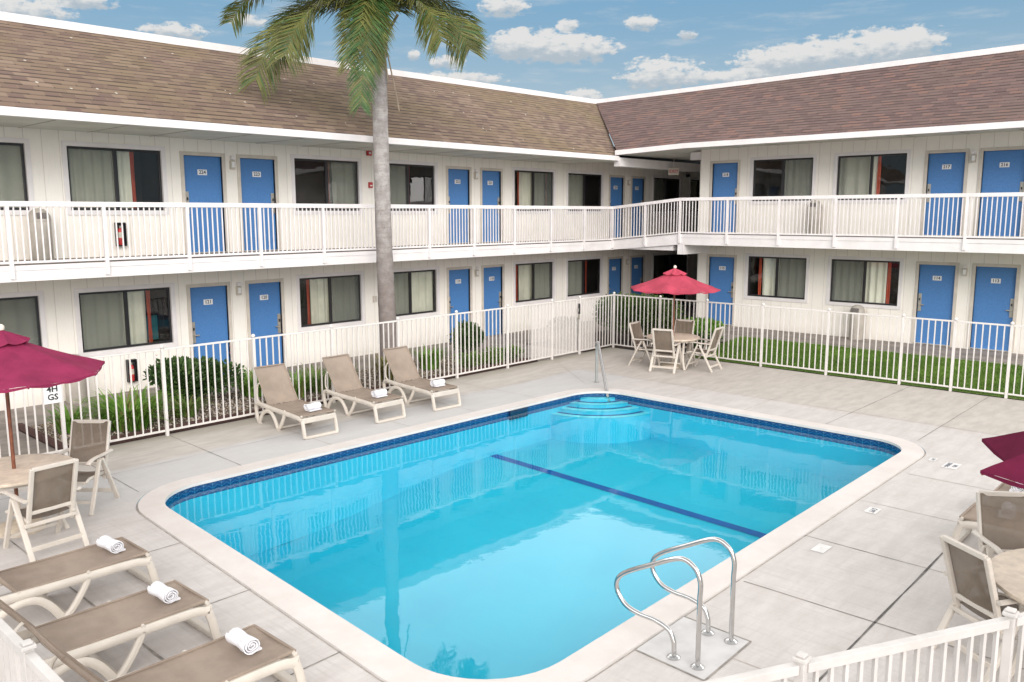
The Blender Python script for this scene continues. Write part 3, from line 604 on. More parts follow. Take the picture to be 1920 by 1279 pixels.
# expansion joint around the coping, and the deck sheet with the pool cut out
def sheet(name, outerp, holep, z, mat):
    bm = bmesh.new(); es = []
    for poly in (outerp, holep):
        vs = [bm.verts.new((p[0], p[1], z)) for p in poly]
        es += [bm.edges.new((vs[i], vs[(i + 1) % len(vs)])) for i in range(len(vs))]
    bmesh.ops.triangle_fill(bm, use_beauty=True, use_dissolve=False, edges=es)
    for f in bm.faces:
        if f.normal.z < 0: f.normal_flip()
    me = bpy.data.meshes.new(name); bm.to_mesh(me); bm.free(); me.materials.append(MATS[mat])
    o = bpy.data.objects.new(name, me); C.objects.link(o); o['kind'] = 'structure'; return o
DK = [(-8, -8), (18.32, -8), (18.32, 13.28), (-8, 13.28)]
sheet('pool_deck', DK, joint, 0, 'deck_concrete')
m = MB(); ring(m, joint, outer, -.012, -.012, 'joint_soft'); ring(m, outer, outer, -.02, .012, 'coping'); struct(m, 'expansion_joint')
m = MB()
def jl(a, b, w, mat):
    a, b = Vector((*a, .003)), Vector((*b, .003)); d = (b - a).normalized(); s = Vector((-d.y, d.x, 0)) * w / 2; nn = max(1, int((b - a).length / .35))
    prev = None
    for i in range(nn + 1):
        p = a + (b - a) * i / nn + s * random.uniform(-.35, .35); ww = random.uniform(.6, 1.3); q = (tuple(p - s * ww), tuple(p + s * ww))
        if prev: m.face([prev[0], q[0], q[1], prev[1]], mat)
        prev = q
for a, b, w, mt in [((16.5, 2.5), (4.5, 2.33), .021, 'joint_black'), ((8.85, 3.69), (8.75, -2), .014, 'joint_dark'), ((7.29, 3.63), (7.33, -2), .014, 'joint_dark'), ((10.46, 3.67), (10.36, -2), .012, 'joint_soft'), ((12.0, 3.6), (11.96, -2), .012, 'joint_soft'),
                    ((5.9, 3.3), (5.9, -2), .012, 'joint_soft'), ((13.9, 4.06), (18.3, 4.08), .016, 'joint_dark'), ((13.98, 5.57), (18.3, 5.56), .014, 'joint_dark'), ((14.0, 7.1), (18.3, 7.2), .012, 'joint_soft'), ((14.0, 8.7), (18.3, 8.75), .012, 'joint_soft'),
                    ((15.17, 11.9), (15.15, 2.5), .014, 'joint_soft'), ((4.44, 10.72), (4.52, 13.2), .014, 'joint_dark'), ((5.95, 10.8), (6.02, 13.2), .014, 'joint_dark'), ((7.48, 10.75), (7.55, 13.2), .012, 'joint_soft'), ((9.05, 10.72), (9.1, 13.2), .012, 'joint_soft'), ((10.6, 10.7), (10.65, 13.2), .012, 'joint_soft'), ((12.2, 10.6), (12.25, 13.2), .012, 'joint_soft'),
                    ((4.0, 8.67), (.5, 8.67), .014, 'joint_dark'), ((3.92, 7.05), (.5, 7.02), .014, 'joint_dark'), ((3.8, 5.44), (.5, 5.42), .014, 'joint_dark'), ((3.75, 3.8), (.5, 3.7), .014, 'joint_dark'), ((2.75, 3.0), (2.75, 13.2), .02, 'joint_dark'),
                    ((2.75, 11.72), (15.17, 11.9), .014, 'joint_soft'), ((13.9, 10.7), (15.6, 12.9), .012, 'joint_soft')]:
    jl(a, b, w, mt)
struct(m, 'pavement_joints')
m = MB(); m.face([(5.47, 3.66, .004), (5.44, 3.0, .004), (6.24, 3.02, .004), (6.25, 3.67, .004)], 'pad_concrete')
for a, b in (((5.47, 3.66), (5.44, 3.0)), ((5.44, 3.0), (6.24, 3.02)), ((6.24, 3.02), (6.25, 3.67))): m.bar((*a, .005), (*b, .005), .016, .003, 'joint_dark')
struct(m, 'pavement_patch')

# ------------------------------------------------------------------ other ground
m = MB()
B = 400.
for a in ([(-B, -B), (B, -B), (B, -8), (-B, -8)], [(-B, 30), (B, 30), (B, B), (-B, B)], [(-B, -8), (-8, -8), (-8, 30), (-B, 30)], [(34, -8), (B, -8), (B, 30), (34, 30)]):
    m.face([(p[0], p[1], -.06) for p in a], 'asphalt')
struct(m, 'ground')
m = MB(); m.face([(-8, 13.28, -.03), (34, 13.28, -.03), (34, 30, -.03), (-8, 30, -.03)], 'soil'); m.face([(18.32, -8, -.03), (34, -8, -.03), (34, 13.28, -.03), (18.32, 13.28, -.03)], 'soil'); struct(m, 'soil')
m = MB(); m.box((-8, 15.45, -.02), (34, 17.3, .004), 'concrete_walk'); m.box((-8, 13.282, -.02), (4.45, 15.449, .002), 'concrete_walk'); m.box((15.35, 13.282, -.02), (17.15, 15.449, .002), 'kerb_concrete')
for i in range(18): m.box((-1 + 2.1 * i, 15.46, .004), (-.98 + 2.1 * i, 17.18, .0055), 'joint_dark')
struct(m, 'walkway')
m = MB(); m.box((21.35, -8, 0), (23.1, 12.6, .215), 'concrete_walk'); m.box((21.25, -8, 0), (21.349, 12.6, .212), 'kerb_concrete'); struct(m, 'pavement')
def lawnz(x): return .015 + max(0, (x - 18.4)) / 2.85 * .19
m = MB(); m.grid(lambda a, b: (18.33 + 2.92 * a, -8 + 18.9 * b, lawnz(18.33 + 2.92 * a)), 6, 20, 'lawn_soil'); struct(m, 'lawn')
m = MB()
for i in range(42000):
    x = random.uniform(18.36, 21.24); y = random.uniform(2.2, 10.95); z = lawnz(x); a = random.uniform(0, 2 * PI); h = random.uniform(.03, .065); w = random.uniform(.004, .008); lx, ly = random.uniform(-.03, .03), random.uniform(-.03, .03)
    m.face([(x - w * math.cos(a), y - w * math.sin(a), z), (x + w * math.cos(a), y + w * math.sin(a), z), (x + lx, y + ly, z + h)], 'grass_leaf')
m.build('grass', kind='stuff')
m = MB(); m.face([(4.55, 13.29, .03), (15.33, 13.29, .03), (15.33, 15.44, .03), (4.55, 15.44, .03)], 'gravel_base'); struct(m, 'planting_bed')
m = MB()
for i in range(5200):
    x = 4.6 + 10.6 * random.random() ** 1.25; y = random.uniform(13.4, 15.4); r = random.uniform(.012, .03); a = random.uniform(0, 6.28); b0 = len(m.v); k = m.mi(random.choice(['stone_a', 'stone_a', 'dry_leaf', 'kerb_concrete']))
    cs, sn = math.cos(a) * r, math.sin(a) * r; e = random.uniform(.5, 1)
    m.v += [(x + cs, y + sn, .035), (x - sn * e, y + cs * e, .035), (x - cs, y - sn, .035), (x + sn * e, y - cs * e, .035), (x, y, .035 + r * .9)]
    for q in ((0, 1, 4), (1, 2, 4), (2, 3, 4), (3, 0, 4)): m.f.append(tuple(b0 + t for t in q)); m.m.append(k)
m.build('gravel', kind='stuff')
m = MB(); m.box((4.47, 13.3, 0), (15.34, 13.37, .12), 'timber_edge'); m.box((4.47, 13.371, 0), (4.54, 15.45, .11), 'timber_edge'); tag(m.build('garden_edging', bevel=.008), 'dark brown timber edging around the gravel planting bed', 'garden edging')

# ------------------------------------------------------------------ fences
def post(par, x, y, h, cap='ball', w=.05, pm='fence_paint'):
    m = MB(); m.box((x - w / 2, y - w / 2, 0), (x + w / 2, y + w / 2, h), pm); p = m.build('post', par, bevel=.004)
    c = MB()
    if cap == 'ball':
        c.lathe([(.012, 0), (.02, .006), (.033, .022), (.036, .036), (.03, .054), (.014, .068), (.002, .071)], pm, 12, (x, y, h)); c.build('post_cap', p, smooth=True)
    else:
        c.box((x - w * .72, y - w * .72, h), (x + w * .72, y + w * .72, h + .025), pm); c.box((x - w * .5, y - w * .5, h + .025), (x + w * .5, y + w * .5, h + .042), pm); c.build('post_cap', p, bevel=.006)
def fence_bay(par, a, b, zt=1.43, zb=.09, pitch=.126, pw=.02, name='picket_panel', rail=(.032, .032), pm='fence_paint'):
    A, B = Vector((*a, 0)), Vector((*b, 0)); d = B - A; n = max(2, round(d.length / pitch)); pk = MB()
    e = d.normalized() * .03
    for i in range(1, n):
        p = A + d * i / n; pk.bar((p.x, p.y, zb), (p.x, p.y, zt - .01), pw, pw, pm, up=d.normalized())
    o = pk.build(name, par)
    for nm, z in (('top_rail', zt), ('bottom_rail', zb)):
        r = MB(); r.bar((A.x + e.x, A.y + e.y, z), (B.x - e.x, B.y - e.y, z), *rail, pm); r.build(nm, par, bevel=.004)
FY, FX = 13.2, 18.34
F1 = thing('picket_fence', 'white metal picket fence between the pool deck and the planting bed', 'fence', (0, 0, 0))
xs = [-2.1, -.45, 1.2, 2.82, 4.43, 5.99, 7.62, 9.26, 10.88, 12.52, 14.15, 15.76]
for x in xs: post(F1, x, FY, 1.44)
for a, b in zip(xs[:-1], xs[1:]): fence_bay(F1, (a, FY), (b, FY))
post(F1, 16.86, FY, 1.44); post(F1, FX, FY, 1.44); fence_bay(F1, (16.86, FY), (FX, FY))
m = MB(); m.box((14.98, FY + .018, .1), (15.73, FY + .021, 1.4), 'perforated_metal'); m.build('mesh_screen', F1)
m = MB(); m.box((16.89, FY + .018, .1), (17.55, FY + .021, 1.4), 'perforated_metal'); m.build('mesh_screen', F1)
G1 = thing('pool_gate', 'white picket gate with perforated screen and black latch, near the back corner', 'gate', (15.76, FY, 0))
fence_bay(G1, (.04, 0), (1.06, 0)); m = MB(); m.box((.05, .018, .1), (1.04, .021, 1.4), 'perforated_metal'); m.build('mesh_screen', G1)
m = MB(); m.box((1.0, -.05, 1.05), (1.06, -.02, 1.32), 'black_paint'); m.box((.97, -.055, 1.12), (1.0, -.03, 1.2), 'steel_lock'); m.box((1.0, -.045, .92), (1.05, -.02, 1.03), 'steel_lock'); m.build('latch', G1, bevel=.006)
F2 = thing('picket_fence', 'white metal picket fence between the pool deck and the lawn', 'fence', (0, 0, 0))
ys = [11.75, 10.4, 8.93, 7.37, 5.80, 4.80, 3.80, 2.2, .6, -1.]
for y in ys: post(F2, FX, y, 1.44)
for a, b in zip([FY] + ys[:-1], ys): fence_bay(F2, (FX, a), (FX, b))
def near_fence(label, A, B, posts):
    t = thing('picket_railing', label, 'railing', (0, 0, 0))
    A, B = Vector((*A, 0)), Vector((*B, 0)); d = (B - A).normalized(); pp = [A + d * q for q in posts]
    for p in pp: post(t, p.x, p.y, 1.205, 'flat', .054, 'near_paint')
    for a, b in zip(pp[:-1], pp[1:]): fence_bay(t, (a.x, a.y), (b.x, b.y), 1.165, .1, .104, .023, rail=(.05, .055), pm='near_paint')
    return t
near_fence('cream picket railing slanting across the bottom, below the grab rails and right-hand table', (4.14, 1.71), (5.48, 1.01), [-1.5, 0, 1.51, 3.0])
near_fence('cream picket railing at the heads of the three near loungers', (1.37, 4.92), (1.36, 3.2), [-1.5, 0, 1.55])

# ------------------------------------------------------------------ pool rails
def smooth_path(P, n=6):
    P = [Vector(p) for p in P]; out = []
    for i in range(len(P) - 1):
        p0, p1, p2, p3 = P[max(i - 1, 0)], P[i], P[i + 1], P[min(i + 2, len(P) - 1)]
        for k in range(n):
            t = k / n; out.append(.5 * ((2 * p1) + (p2 - p0) * t + (2 * p0 - 5 * p1 + 4 * p2 - p3) * t * t + (3 * p1 - p0 - 3 * p2 + p3) * t ** 3))
    out.append(P[-1]); return out
def bend(P, r, n=6):
    """polyline with rounded corners"""
    P = [Vector(p) for p in P]; out = [P[0]]
    for i in range(1, len(P) - 1):
        a, p, b = P[i - 1], P[i], P[i + 1]; rr = r[i - 1] if isinstance(r, (list, tuple)) else r
        u, v = (a - p).normalized(), (b - p).normalized(); ang = u.angle(v); t = rr / math.tan(ang / 2); c = p + (u + v).normalized() * rr / math.sin(ang / 2); s, e = p + u * t, p + v * t
        for k in range(n + 1):
            w = k / n; q = c + ((s - c).lerp(e - c, w)).normalized() * rr; out.append(q)
    out.append(P[-1]); return out
def grab_rail(label, x):
    t = thing('grab_rail', label, 'grab rail', (x, 3.14, 0), 0, 'grab rails of the near pool ladder')
    m = MB(); m.tube([(0, 0, 0), (0, 0, .3)] + smooth_path([(0, 0, .6), (0, .0, .72), (0, .055, .825), (0, .19, .862), (0, .45, .735), (0, .70, .595), (0, .79, .50), (0, .785, .40), (0, .70, .305), (0, .57, .27), (0, .40, .265), (0, .27, .225), (0, .22, .13)], 6) + [(0, .215, 0)], .021, 'stainless', 12); m.build('tube', t, smooth=True)
    for y in (0, .22):
        e = MB(); e.lathe([(.055, .005), (.055, .014), (.045, .022), (.024, .03)], 'stainless', 18, (0, y, 0)); e.build('flange', t, smooth=True)
grab_rail('stainless grab rail nearer the left, with its feet at the dark corner of the pad', 5.575)
grab_rail('stainless grab rail standing behind the other on the same pad', 6.12)
t = thing('step_handrail', 'slim stainless handrail sloping into the pool over the corner steps', 'handrail', (14.23, 10.67, 0))
m = MB(); m.tube([(0, 0, 0), (0, 0, .85)], .03, 'grey_rail', 10); m.build('post', t, smooth=True)
m = MB(); m.tube(bend([(0, 0, .8), (0, 0, .88), (-.06, -.08, .86), (-.88, -1.04, -.42)], [.02, .03]), .034, 'stainless', 10); m.build('sloping_rail', t, smooth=True)
m = MB(); m.lathe([(.06, .004), (.06, .012), (.03, .02)], 'stainless', 16); m.build('flange', t, smooth=True)

# ------------------------------------------------------------------ loungers and towels
def make_lounger(label, group):
    t = thing('sun_lounger', label, 'sun lounger', group=group)
    for sx in (-1, 1):
        x = sx * .30; m = MB()
        Q = lambda L: [(x, y, z) for y, z in L]
        kw = dict(ra=.03)
        m.tube(smooth_path(Q([(-.05, .285), (.1, .318), (.5, .325), (1.0, .335), (1.38, .352)]), 4), .042, 'resin', 8, **kw)
        m.tube(smooth_path(Q([(1.36, .352), (1.45, .335), (1.485, .27), (1.465, .15), (1.40, .012)]), 4), .037, 'resin', 8, **kw)
        m.tube(smooth_path(Q([(1.39, .012), (1.33, .10), (1.25, .2), (1.10, .265), (.95, .255), (.84, .16), (.745, .012)]), 4), .037, 'resin', 8, **kw)
        m.tube(smooth_path(Q([(.735, .012), (.66, .07), (.56, .21), (.50, .32)]), 4), .032, 'resin', 8, **kw)
        m.tube(smooth_path(Q([(-.045, .29), (-.075, .2), (-.095, .1), (-.115, .015)]), 3), .037, 'resin', 8, **kw)
        m.tube(Q([(1.33, .012), (1.42, .012)]), .02, 'resin', 8); m.tube(Q([(.69, .012), (.79, .012)]), .02, 'resin', 8)
        m.build('side_frame', t, smooth=True)
    for nm, a, b in (('foot_bar', (-.31, -.155, .003), (.31, -.085, .05)), ('front_crossbar', (-.31, -.085, .245), (.31, -.025, .335)), ('stretcher', (-.29, .70, .02), (.29, .74, .055))):
        m = MB(); m.box(a, b, 'resin'); m.build(nm, t, bevel=.012)
    m = MB(); m.grid(lambda a, b: (-.285 + .57 * a, -.06 + 1.15 * b, .372 - .016 * math.sin(PI * a) - .008 * math.sin(PI * b)), 8, 12, 'lounger_sling')
    m.tube([(-.285, -.06, .37), (-.285, 1.09, .37)], .013, 'lounger_sling', 6); m.tube([(.285, -.06, .37), (.285, 1.09, .37)], .013, 'lounger_sling', 6); m.tube([(-.285, -.06, .368), (.285, -.06, .368)], .012, 'lounger_sling', 6); m.build('seat', t, smooth=True)
    a = math.radians(54); bl = .72
    bp = lambda x, l, d=0: (x, 1.09 + l * math.cos(a) - d * math.sin(a), .372 + l * math.sin(a) + d * math.cos(a))
    m = MB(); m.grid(lambda u, v: bp(-.275 + .55 * u, bl * v, -.022 * math.sin(PI * u)), 8, 10, 'lounger_sling')
    for x in (-.28, .28): m.tube([bp(x, 0), bp(x, bl)], .016, 'lounger_sling', 7)
    m.tube([bp(-.28, bl), bp(.28, bl)], .014, 'lounger_sling', 7); m.build('backrest', t, smooth=True)
    m = MB()
    for x in (-.30, .30):
        m = MB(); m.tube(smooth_path([bp(x, .42), bp(x, .40, -.1), bp(x, .25, -.22), (x, 1.36, .38)], 5), .014, 'resin', 7); m.build('back_support', t, smooth=True)
    m = MB()
    for x in (-.30, .30):
        for y in (-.04, .5, 1.08): m.tube([(x - .02, y, .362), (x + .02, y, .362)], .017, 'resin', 8)
    m.build('pin', t, smooth=True)
    return t
lg = 'sun loungers along the far side of the pool'; ln = 'sun loungers at the near left corner of the pool'; lr = 'sun loungers on the right deck'
far0 = make_lounger('far-side lounger standing first by the left, next to the dark leafy bush', lg); far0.location = (7.68, 11.43, 0); far0.rotation_euler = (0, 0, math.radians(-3))
dup(far0, 'middle lounger of the three far ones along the pool, its back before a blank wall', (9.11, 11.41, 0), math.radians(-1), lg)
dup(far0, 'far-side lounger nearest the palm trunk and the gate', (10.40, 11.34, 0), math.radians(-4), lg)
dup(far0, 'near-corner lounger next to the round dining table and chairs', (3.20, 8.05, 0), math.radians(91), ln)
dup(far0, 'middle lounger of the three near ones, towel at its foot', (3.09, 6.68, 0), math.radians(91), ln)
dup(far0, 'nearest lounger of all, cut by the bottom of the photo', (3.13, 5.43, 0), math.radians(90), ln)
dup(far0, 'lounger just under the tips of the shade-darkened crimson umbrella', (11.0, 2.2, 0), math.radians(180), lr)
dup(far0, 'lounger seen through the mesh back of a chair on the right deck', (9.85, 2.25, 0), math.radians(180), lr)
def make_towel(seed):
    random.seed(seed); m = MB(); n = 64; turns = 3.1; Lh = .128; nl = 12
    def prof(i, off):
        th = i / n * turns * 2 * PI; r = .012 + .0172 * th / (2 * PI) + off; return th, r
    pts = []
    for i in range(n + 1): th, r = prof(i, .0045); pts.append((r * math.cos(th), r * math.sin(th)))
    back = []
    for i in range(n + 1): th, r = prof(n - i, -.0045); back.append((max(r, .002) * math.cos(th), max(r, .002) * math.sin(th)))
    loop = pts + back; k = m.mi('towel'); N_ = len(loop)
    for j in range(nl + 1):
        x = -Lh + 2 * Lh * j / nl; pinch = 1 - .12 * math.exp(-((x - .01) / .06) ** 2)
        for (a, b) in loop:
            nz = noise.noise(Vector((x * 16 + seed, a * 30, b * 30))) * .004
            m.v.append((x + noise.noise(Vector((a * 40, b * 40, seed))) * .008, a * pinch * 1.08 + nz, b * pinch * .95 + nz + .064))
    for j in range(nl):
        for i in range(N_): m.f.append((j * N_ + i, j * N_ + (i + 1) % N_, (j + 1) * N_ + (i + 1) % N_, (j + 1) * N_ + i)); m.m.append(k)
    for j in (0, nl):
        for i in range(n): m.f.append((j * N_ + i, j * N_ + i + 1, j * N_ + N_ - 2 - i, j * N_ + N_ - 1 - i)); m.m.append(k)
    m.box((-Lh + .012, -.085, .001), (Lh - .012, 0.02, .014), 'towel')
    return m
def towel(label, x, y, rz, seed, group):
    o = make_towel(seed).build('rolled_towel', smooth=True); o.location = (x, y, .368); o.rotation_euler = (0, 0, rz); tag(o, label, 'towel', group)
tg, tn, tr_ = 'rolled towels on the far loungers', 'rolled towels on the near loungers', 'rolled towels on the right deck loungers'
towel('rolled white towel on the far-side lounger beside the dark leafy bush', 7.76, 11.66, .05, 1, tg); towel('rolled white towel on the middle far-side lounger', 9.17, 11.68, 0, 2, tg); towel('rolled white towel on the far-side lounger next to the palm', 10.50, 11.6, -.05, 3, tg)
towel('rolled white towel on the lounger beside the dining table', 3.05, 8.1, PI / 2 + .1, 4, tn); towel('rolled white towel on the middle near lounger', 2.92, 6.70, PI / 2 + .06, 5, tn); towel('rolled white towel pinched at its waist, on the nearest lounger', 2.95, 5.46, PI / 2, 6, tn)
towel('rolled white towel half hidden under the shade-darkened umbrella tip', 10.98, 2.05, PI, 7, tr_); towel('rolled white towel seen through the mesh of a chair back', 9.95, 1.95, PI + .2, 8, tr_)
random.seed(11)

# ------------------------------------------------------------------ chairs, tables, umbrellas
def make_chair(label, group):
    t = thing('patio_chair', label, 'chair', group=group)      # faces +y
    st = lambda x, k: (x, -.20 - .20 * k, .36 + .64 * k)
    for sx in (-1, 1):
        x = sx * .275
        m = MB(); m.bar((x, .0, .615), (x, .29, .0), .035, .05, 'resin', up=(1, 0, 0)); m.build('front_leg', t, bevel=.008)
        m = MB(); m.bar((x * 1.02, -.04, .615), (x * 1.02, -.37, .0), .035, .055, 'resin', up=(1, 0, 0)); m.build('rear_leg', t, bevel=.008)
        m = MB(); m.tube(smooth_path([(x, -.30, .645), (x, -.1, .648), (x, .12, .66), (x, .24, .645), (x, .275, .62)], 4), .018, 'resin', 8, ra=.03); m.build('armrest', t, smooth=True)
    m = MB()
    for sx in (-1, 1): m.bar(st(sx * .225, -.08), st(sx * .225, 1.0), .04, .045, 'resin', up=(1, 0, 0))
    m.bar(st(-.22, .985), st(.22, .985), .035, .045, 'resin'); m.bar(st(-.22, .2), st(.22, .2), .03, .04, 'resin'); m.build('back_frame', t, bevel=.008)
    m = MB(); m.grid(lambda a, b: (lambda p: (p[0], p[1] + .024 - .03 * math.sin(PI * a), p[2] + .004))(st(-.222 + .444 * a, .19 + .80 * b)), 8, 6, 'chair_sling'); m.build('backrest', t, smooth=True)
    m = MB(); m.grid(lambda a, b: (-.215 + .43 * a, -.2 + .48 * b, .43 - .02 * math.sin(PI * a) - (.03 * max(0, b - .85) / .15) - .015 * (1 - b)), 6, 8, 'chair_sling'); m.build('seat', t, smooth=True)
    m = MB()
    for sx in (-1, 1): m.tube([(sx * .235, -.24, .40), (sx * .235, .2, .425), (sx * .235, .285, .40)], .022, 'resin', 8, ra=.016)
    m.bar((-.23, .28, .40), (.23, .28, .40), .03, .035, 'resin'); m.bar((-.27, -.31, .12), (.27, -.31, .12), .025, .05, 'resin'); m.bar((-.27, -.22, .355), (.27, -.22, .355), .03, .04, 'resin'); m.bar((-.26, .22, .14), (.26, .22, .14), .02, .035, 'resin'); m.build('seat_frame', t, bevel=.006)
    return t
def facing(f): return math.atan2(f[1], f[0]) - PI / 2
gl, gf, gr = 'chairs around the table at the left', 'chairs around the far corner table', 'chairs around the table at the right'
ch = make_chair('taupe mesh chair seen from behind, between the left table and a lounger', gl)
def rear(mid, ang):      # place a chair from the midpoint of its rear feet
    a = math.radians(ang); return (mid[0] + .37 * math.cos(a), mid[1] + .37 * math.sin(a), 0), a - PI / 2
p, r = rear((2.99, 9.30), 96); ch.location = p; ch.rotation_euler = (0, 0, r)
for lab, mid, ang, g in [('taupe mesh chair turned side-on at the left table, its back to the fence', (3.98, 10.92), 222, gl), ('taupe mesh chair cut by the edge of the photo, behind the left umbrella pole', (2.1, 11.1), -45, gl),
                         ('chair of the far table with its back to the pool', (16.1, 10.23), 14, gf), ('chair of the far table next to the lawn fence, turned side-on with its back outward', (17.15, 9.42), 97, gf), ('chair of the far table standing nearest the gate, side-on', (16.66, 11.36), -84, gf), ('chair of the far table behind the umbrella pole, facing the pool', (17.85, 10.72), 190, gf),
                         ('mesh chair seen from behind, next to the slanting railing', (7.02, 1.63), -33, gr), ('mesh chair with a towel showing through its tall back, behind the right table', (8.62, 1.72), 217, gr)]:
    p, r = rear(mid, ang); dup(ch, lab, p, r, g)
def make_table(label, R):
    t = thing('patio_table', label, 'table')
    m = MB(); m.lathe([(R - .03, .685), (R, .69), (R + .004, .705), (R, .72), (R - .012, .724), (.028, .726)], 'table_resin', 48); m.build('tabletop', t, smooth=True)
    m = MB(); m.lathe([(R - .12, .64), (R - .1, .64), (R - .1, .686), (R - .12, .686)], 'resin', 40); m.build('apron', t)
    for k in range(4):
        a = PI / 4 + k * PI / 2; c, s = math.cos(a), math.sin(a); m = MB()
        m.tube(smooth_path([((R - .13) * c, (R - .13) * s, .68), ((R - .17) * c, (R - .17) * s, .4), ((R - .14) * c, (R - .14) * s, .15), ((R - .08) * c, (R - .08) * s, 0)], 4), .028, 'resin', 8); m.build('leg', t, smooth=True)
    return t
tb = make_table('round cream resin table at the left with crimson umbrella pole through it', .62); tb.location = (2.94, 10.42, 0)
dup(tb, 'round cream resin table in the far deck corner ringed by four chairs', (16.95, 10.48, 0), .3)
tr2 = make_table('round cream resin table cut by the right edge of the photo', .80); tr2.location = (7.6, .78, 0)
def make_umbrella(label, fab, loc, rot, R=1.05, zt=2.26, ze=1.84, n=8, fold=.035, scal=.03, vent=True):
    t = thing('patio_umbrella', label, 'umbrella', loc, rot)
    m = MB(); m.tube([(0, 0, .05), (0, 0, zt + .06)], .02, 'wood_pole', 12); m.build('pole', t, smooth=True)
    m = MB(); m.lathe([(.012, 0), (.03, .012), (.036, .035), (.03, .06), (.01, .075)], 'finial_white', 14, (0, 0, zt + .045)); m.build('finial', t, smooth=True)
    def surf(r0, r1, z0, z1, sag, mat, scal, lift=0):
        mb = MB(); nu, nv = n * 8, 10
        def fn(a, b):
            th = a * 2 * PI; k = (a * n) % 1; edge = abs(k - .5) * 2            # 1 at rib, 0 between
            cosf = math.cos(PI / n) / math.cos((k - .5) * 2 * PI / n)
            r = (r0 + (r1 - r0) * b); rr = r * (1 + (cosf - 1) * 1.0) * (1 - scal * (1 - edge * edge) * b)
            z = z0 + (z1 - z0) * b - sag * math.sin(PI * b) - fold * (1 - edge ** 2) * b * (1 + lift)
            z += .010 * b * noise.noise(Vector((math.cos(th) * 4 * r, math.sin(th) * 4 * r, loc[0]))) + .004 * noise.noise(Vector((math.cos(th) * 11 * r, math.sin(th) * 11 * r, loc[1])))
            return (rr * math.cos(th), rr * math.sin(th), z)
        mb.grid(fn, nu, nv, mat); return mb
    cv = surf(.05, R, zt - .02, ze, .02, fab, scal); can = cv.build('canopy', t, smooth=True)
    vl = MB(); nu = n * 8
    def vf(a, b):
        k = (a * n) % 1; edge = abs(k - .5) * 2; th = a * 2 * PI; cosf = math.cos(PI / n) / math.cos((k - .5) * 2 * PI / n); rr = R * cosf * (1 - scal * (1 - edge * edge)) * (1 + .004 * math.sin(th * 23))
        return (rr * math.cos(th), rr * math.sin(th), ze - fold * (1 - edge ** 2) - b * .028 * (1 + .3 * math.sin(th * 17)))
    vl.grid(vf, nu, 1, fab); vl.build('hem', can)
    if vent:
        surf(.02, R * .27, zt + .05, zt - .065, .0, fab, .06).build('vent_cap', t, smooth=True)
    for k in range(n):
        a = 2 * PI * k / n; c, s = math.cos(a), math.sin(a); m = MB()
        m.tube([(.03 * c, .03 * s, zt - .075), (R * .985 * c, R * .985 * s, ze - .03)], .009, 'wood_pole', 6); b = .55; m.tube([(.03 * c, .03 * s, ze - .12), (R * b * c, R * b * s, zt - .085 + (ze - zt) * b)], .008, 'wood_pole', 6); m.build('rib', t)
    return t
make_umbrella('open crimson patio umbrella over the table at the left edge', 'umbrella_crimson', (2.94, 10.42, 0), math.radians(-5))
make_umbrella('light-washed pink-red patio umbrella open over the far corner table', 'umbrella_lit', (16.95, 10.48, 0), math.radians(18), 1.06, 2.27, 1.86)  # paler copy of the cloth: light through it and haze put into the colour
make_umbrella('shade-darkened crimson patio umbrella poking in at the right edge of the photo', 'umbrella_shaded', (7.6, .78, 0), math.radians(73), 1.06, 2.15, 1.66, 6, .10, .24)  # darker copy of the cloth: its shade is put into the colour
def base(label, x, y):
    t = thing('umbrella_base', label, 'umbrella base', (x, y, 0)); m = MB(); m.lathe([(.27, .0), (.27, .03), (.24, .06), (.12, .085), (.05, .1)], 'table_resin', 28); m.build('weight', t, smooth=True)
    m = MB(); m.lathe([(.032, .1), (.032, .36), (.028, .365)], 'table_resin', 14); m.build('sleeve', t, smooth=True)
base('round cream umbrella base under the left table', 2.94, 10.42); base('round cream umbrella base under the far corner table', 16.95, 10.48)

# ------------------------------------------------------------------ palm tree
PX, PY = 11.86, 14.70
PT = thing('palm_tree', 'tall grey-trunked palm with drooping olive fronds rising in front of the balcony', 'palm tree', (PX, PY, 0))
m = MB(); prof = []
path = []; rad = []
for i in range(49):
    z = 7.2 * i / 48; path.append((-.05 * math.sin(z * .42) - .012 * z, .0, z)); rad.append(.192 + .06 * math.exp(-z * 1.6) - .0055 * z + .006 * noise.noise(Vector((0, 0, z * 5))) + (.004 if i % 2 else 0))
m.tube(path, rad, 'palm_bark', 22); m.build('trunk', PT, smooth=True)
m = MB(); tx = path[-1][0]
m.tube([(tx, 0, 6.9), (tx + .01, 0, 7.25), (tx + .02, 0, 7.7), (tx + .02, 0, 8.0)], [.17, .18, .13, .06], 'dry_leaf', 14); m.build('crownshaft', PT, smooth=True)
CRN = Vector((tx + .02, 0, 7.62)); RT = Vector((.678, -.735, 0)); TC = Vector((-.735, -.678, 0))
